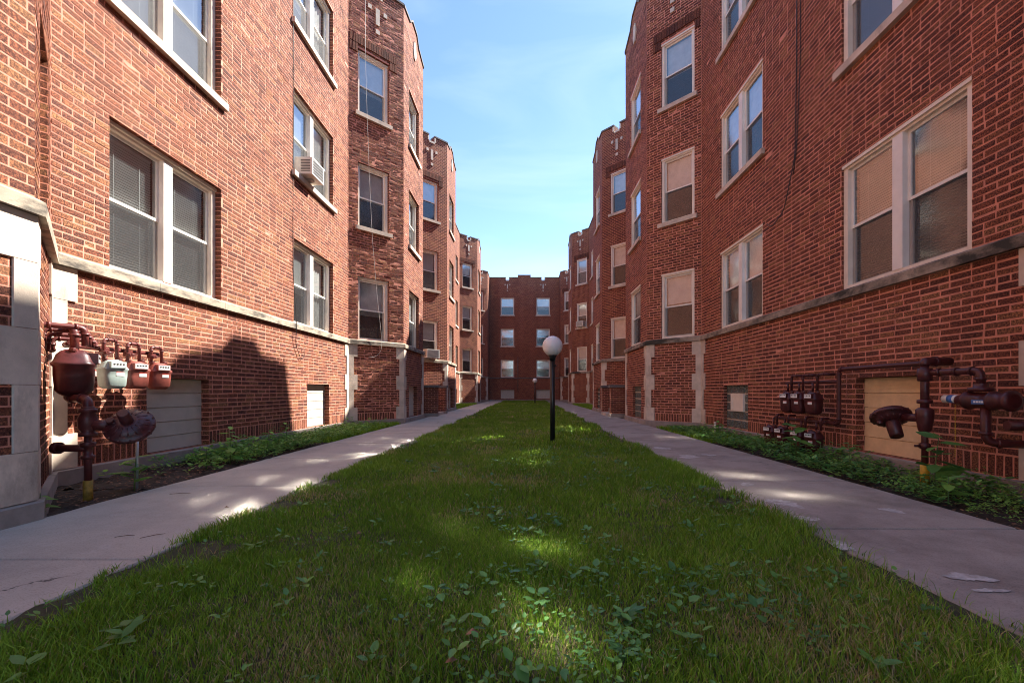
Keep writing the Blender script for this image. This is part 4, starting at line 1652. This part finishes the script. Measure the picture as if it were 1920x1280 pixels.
def regulator(root, c, axis, rad, bonnet, mat='pipe_paint'):
    """pancake diaphragm case with bolted rim and spring bonnet"""
    m = MB()
    c = Vector(c)
    axis = Vector(axis).normalized()
    lathe(m, c, axis, [(-.075, rad * .30), (-.07, rad * .5), (-.04, rad * .85), (-.014, rad * .92), (-.013, rad), (.013, rad), (.014, rad * .92),
                       (.045, rad * .82), (.07, rad * .55), (.078, rad * .34)])
    o = m.build('regulator', mat, root)
    m = MB()
    lathe(m, c + axis * .075, axis, [(0, bonnet), (.03, bonnet), (bonnet * 2.6, bonnet * .92), (bonnet * 2.65, bonnet * .75)], 18)
    m.build('bonnet', mat, o)
    up = Vector((0, 0, 1)) if abs(axis.z) < .9 else Vector((1, 0, 0))
    x = axis.cross(up).normalized()
    y = axis.cross(x)
    m = MB()
    for k in range(14):
        a = 2 * math.pi * k / 14
        p = c + (x * math.cos(a) + y * math.sin(a)) * rad * .955
        m.tube([p - axis * .022, p + axis * .022], .009, 6, smooth=False)
    m.build('bolt', mat, o)
    m = MB()
    for k in range(16):
        a = 2 * math.pi * (k + .5) / 16
        dr = x * math.cos(a) + y * math.sin(a)
        m.tube([c + dr * rad * .42 + axis * .074, c + dr * rad * .80 + axis * .047], .006, 5)
    m.build('rib', mat, o)
    m = MB()
    p = c + x * rad * .62
    m.tube([p + axis * .05, p + axis * .10], .026, 12)
    m.build('vent', mat, o)
    return o

def left_gas():
    root = thing('gas_meter_set', 'maroon gas pipes with regulator and four meters against the sunlit wall', 'gas meter', (-3.69, 3.6, 0))
    xr, yr_ = -3.69, 3.6
    # riser with sleeve, valve and regulator
    pipe(root, [(xr, yr_, -.05), (xr, yr_, .15)], .032, collars=False, name='pipe_sleeve', mat='yellow_sleeve_worn')
    pipe(root, [(xr, yr_, .10), (xr, yr_, .62)], .026, collars=False, name='riser')
    m = MB()
    lathe(m, Vector((xr, yr_, .33)), (0, 0, 1), [(0, .03), (.005, .045), (.03, .045), (.035, .03), (.10, .03), (.105, .05), (.14, .05), (.145, .035)], 16)
    m.build('valve_body', 'pipe_paint', root)
    m = MB()
    lathe(m, Vector((xr, yr_, .52)), (0, 0, 1), [(0, .03), (.005, .06), (.03, .06), (.04, .042), (.07, .062), (.15, .066), (.20, .045), (.205, .06), (.235, .06), (.24, .03)], 16)
    m.build('valve_body', 'pipe_paint', root)
    pipe(root, [(-3.98, 3.62, .42), (xr, yr_, .42)], .030, collars=False)
    m = MB()
    m.tube([(-3.99, 3.62, .42), (-3.95, 3.62, .42)], .05, 14)
    m.build('fitting', 'pipe_paint', root)
    regulator(root, (-3.43, 3.70, .60), (.30, -.62, .55), .175, .045, 'pipe_paint_shaded')
    pipe(root, [(xr, yr_, .62), (-3.52, 3.65, .61)], .045, collars=False)
    # upper outlet of the riser to the large meter
    pipe(root, [(xr, yr_, .70), (xr, yr_, .84), (-3.97, 3.70, .84), (-3.97, 3.74, .92)], .034)
    # large meter
    c = Vector((-3.93, 3.72, .86))
    gas_meter(root, c, (.75, .66, 0), .30, .25, .40, 'pipe_paint_shaded')  # shade of the meter's front is put into its body colour
    pipe(root, [(-3.93, 3.72, 1.26), (-3.93, 3.72, 1.46), (-4.13, 3.77, 1.46)], .030)
    # looped pipes at the wall
    for k in range(4):
        a = k * .085
        x0, y0 = -4.06 - a * .55, 3.62 + a * .9
        pipe(root, [(x0 - .10, y0 + .02, 1.27), (x0 + .02, y0 - .08, 1.27), (x0 + .02, y0 - .08, 1.46 - k * .03), (x0 + .16, y0 + .16, 1.46 - k * .03), (x0 + .16, y0 + .16, 1.30)], .019 if k else .024)
    # manifold along the wall, with loops to the small meters
    pipe(root, [(-4.05, 3.80, 1.335), (-4.33, 4.02, 1.335), (-4.33, 5.05, 1.335)], .022)
    for k, (y, mt) in enumerate(((4.40, 'meter_green'), (4.66, 'meter_red'), (4.95, 'meter_red'))):
        x = -4.26
        gas_meter(root, Vector((x, y, .925)), (1, -.30, 0), .215, .17, .30, mt)
        pipe(root, [(x - .02, y - .07, 1.22), (x - .02, y - .07, 1.43 - .012 * k), (x - .02, y + .07, 1.43 - .012 * k), (x - .02, y + .07, 1.22)], .016, .035)
        m = MB()
        m.tube([(x + .03, y - .07, 1.295), (x - .05, y - .07, 1.295)], .024, 10)
        m.tube([(x + .05, y - .10, 1.295), (x + .05, y - .04, 1.295)], .008, 6)
        m.build('valve', 'pipe_paint', root)
    # supporting post
    pipe(root, [(-3.62, 3.98, -.04), (-3.62, 3.98, .50)], .011, collars=False, name='support_post', mat='steel')
left_gas()

def right_gas():
    root = thing('gas_meter_set', 'shade-darkened maroon gas pipes, regulator and stacked meters on the shaded wall', 'gas meter', (3.885, 4.15, 0))
    xr, y = 3.885, 4.15
    pipe(root, [(xr, y, -.05), (xr, y, .20)], .036, collars=False, name='pipe_sleeve', mat='yellow_sleeve')
    pipe(root, [(xr, y, .15), (xr, y, .70)], .026, collars=False, name='riser', mat='pipe_paint_shaded')
    pipe(root, [(xr, y, .66), (xr, y, 1.17)], .034, collars=False, name='riser', mat='pipe_paint_shaded')
    m = MB()
    V = Vector((xr, y, 0))
    Z = Vector((0, 0, 1))
    lathe(m, V + Z * .34, (0, 0, 1), [(0, .03), (.01, .045), (.05, .045), (.06, .03)], 16)
    m.build('valve_body', 'pipe_paint_shaded', root)
    m = MB()
    lathe(m, V + Z * .50, (0, 0, 1), [(0, .03), (.02, .05), (.10, .062), (.16, .07), (.22, .07), (.24, .05)], 16)
    m.build('valve_body', 'pipe_paint_shaded', root)
    m = MB()
    lathe(m, V + Z * .78, (0, 0, 1), [(0, .046), (.005, .06), (.035, .06), (.04, .046)], 16)
    m.build('valve_body', 'pipe_paint_shaded', root)
    m = MB()
    lathe(m, V + Z * 1.0, (0, 0, 1), [(0, .046), (.005, .058), (.12, .058), (.125, .046)], 16)
    m.build('valve_body', 'pipe_paint_shaded', root)
    m = MB()
    m.tube([(xr - .05, y, .37), (xr - .09, y + .01, .37)], .012, 8)
    m.build('valve_handle', 'pipe_paint_shaded', root)
    regulator(root, (3.80, 4.44, .64), (-.18, -.52, -.80), .175, .062, 'pipe_paint_shaded')
    pipe(root, [(xr, y, .64), (3.83, 4.32, .64)], .04, collars=False, mat='pipe_paint_shaded')
    pipe(root, [(xr, y, 1.15), (xr, y, 1.19), (4.13, y - .0, 1.19)], .040, mat='pipe_paint_shaded')
    pipe(root, [(4.10, y, 1.19), (4.13, y + .2, 1.19), (4.13, 5.62, 1.19), (4.13, 5.62, .47), (4.13, 5.85, .47)], .026, mat='pipe_paint_shaded')
    pipe(root, [(4.13, 5.62, 1.03), (4.13, 6.75, 1.03)], .022, collars=False, mat='pipe_paint_shaded')
    pipe(root, [(4.13, 5.85, .47), (4.13, 7.05, .47)], .022, collars=False, mat='pipe_paint_shaded')
    # rotary meter run
    pipe(root, [(xr, y, 1.08), (3.95, 3.98, 1.08), (3.95, 3.70, 1.08), (3.95, 3.70, .96)], .031, mat='pipe_paint_shaded')
    m = MB()
    lathe(m, Vector((3.95, 3.70, .90)), (0, 0, 1), [(0, .06), (.005, .085), (.03, .085), (.035, .05), (.07, .05)], 18)
    m.build('fitting', 'pipe_paint_shaded', root)
    m = MB()
    ax = Vector((0, 1, 0))
    lathe(m, Vector((3.95, 3.44, .82)), ax, [(0, .055), (.01, .085), (.04, .085), (.05, .068), (.14, .068), (.145, .082), (.165, .082), (.17, .068), (.34, .068), (.345, .082), (.37, .082), (.38, .056), (.45, .046)], 20)
    body = m.build('meter', 'pipe_paint_shaded', root)
    m = MB()
    m.tube([(3.95, 3.885, .83), (3.95, 4.02, .83)], .038, 18)
    m.build('counter', 'meter_plate', body)
    m = MB()
    m.tube([(3.95, 3.92, .83), (3.95, 3.97, .83)], .0388, 18)
    m.build('counter_label', 'label_blue', body)
    G = frame((3.881, 3.56), (3.881, 3.74), 1)
    m = MB()
    m.box(G, .03, .15, .001, .006, .79, .83)
    pl = m.build('badge', 'label_blue', body)
    m = MB()
    for k in range(4):
        m.box(G, .05 + k * .021, .066 + k * .021, .0065, .008, .802, .818)
    m.build('badge_mark', 'meter_plate', body)
    pipe(root, [(3.95, 3.66, .78), (3.95, 3.66, .46), (4.20, 3.50, .46)], .034, mat='pipe_paint_shaded')
    pipe(root, [(3.95, 3.50, .62), (4.24, 3.42, .62)], .04, collars=False, mat='pipe_paint_shaded')
    # thin chain hanging from the counter
    m = MB()
    z = .78
    while z > .30:
        m.tube([(3.96, 3.93, z), (3.96, 3.93, z - .012)], .004, 5)
        z -= .018
    m.build('seal_chain', 'yellow_sleeve', body)
    fn = (-1, -.22, 0)
    for k, yy in enumerate((6.52, 6.25, 5.95)):
        gas_meter(root, Vector((4.02, yy, .58)), fn, .20, .17, .31, 'pipe_paint_shaded')
        pipe(root, [(4.05, yy + .06, .90), (4.05, yy + .06, 1.02)], .015, collars=False, mat='pipe_paint_shaded')
        pipe(root, [(4.03, yy - .06, .90), (4.03, yy - .06, 1.13), (4.03, yy - .23, 1.13), (4.15, yy - .23, 1.13)], .017, .035, mat='pipe_paint_shaded')
    for k, yy in enumerate((6.90, 6.60, 6.20, 5.88)):
        gas_meter(root, Vector((3.98, yy, .06)), fn, .20, .17, .29, 'pipe_paint_shaded' if k < 3 else 'pipe_paint_shaded')
        pipe(root, [(4.05, yy + .06, .36), (4.05, yy + .06, .47)], .015, collars=False, mat='pipe_paint_shaded')
        pipe(root, [(4.03, yy - .06, .36), (4.03, yy - .06, .53), (4.14, yy - .06, .53)], .016, .035, mat='pipe_paint_shaded')
right_gas()

# ------------------------------------------------------------------ small pipes and cables
m = MB()
m.tube([(3.98, 8.95, -.04), (3.98, 8.95, .24)], .022, 12)
m.tube([(3.98, 8.95, .24), (3.98, 8.95, .26)], .026, 12)
tag(m.build('vent_pipe', 'cream_paint'), 'short cream vent pipe standing in the bed by the glass block window', 'pipe')

def cable(pts, r, mat, label):
    m = MB()
    m.tube(round_path(pts, .12, 4), r, 6)
    tag(m.build('cable', mat), label, 'cable', 'cables hanging on the walls')
xw = -4.56 + .012
cable([(xw, 8.34, 11.7), (xw, 8.38, 7.0), (xw, 8.35, 4.3), (xw, 8.36, 3.2), (xw + .06, 8.38, 2.2), (xw + .02, 8.4, 1.85), (xw + .02, 8.6, 1.55), (xw + .02, 8.75, 1.6), (xw + .02, 8.72, 1.8)],
      .006, 'cable_black', 'black cable running down the sunlit wall and curling below the stone band')
F = CONN[(-1, 'front', 0)]
cable([F(.42, .05, 11.7), F(.41, .09, 9.6), F(.44, .12, 8.2), F(.50, .12, 6.6), F(.58, .12, 5.0), F(.70, .12, 3.6), F(.78, .12, 2.9), F(.84, .10, 2.5), F(.86, .08, 2.0), F(.70, .06, 1.82), F(.50, .05, 1.80)],
      .0035, 'cable_white', 'thin pale cable hanging down the slanted face of the first sunlit bay')
xw = 4.27 - .012
cable([(xw, 6.68, 11.6), (xw, 6.70, 6.0), (xw, 6.74, 4.6), (xw - .02, 7.0, 3.85), (xw - .02, 7.35, 3.72), (xw, 7.52, 3.85)], .007, 'cable_black',
      'black cable on the shaded wall ending in a loop beside the paired window')
cable([(xw, 6.60, 11.6), (xw, 6.61, 6.0), (xw, 6.70, 4.7), (xw, 6.78, 4.35)], .006, 'cable_black',
      'black cable on the shaded wall, straight one beside the looped cable')
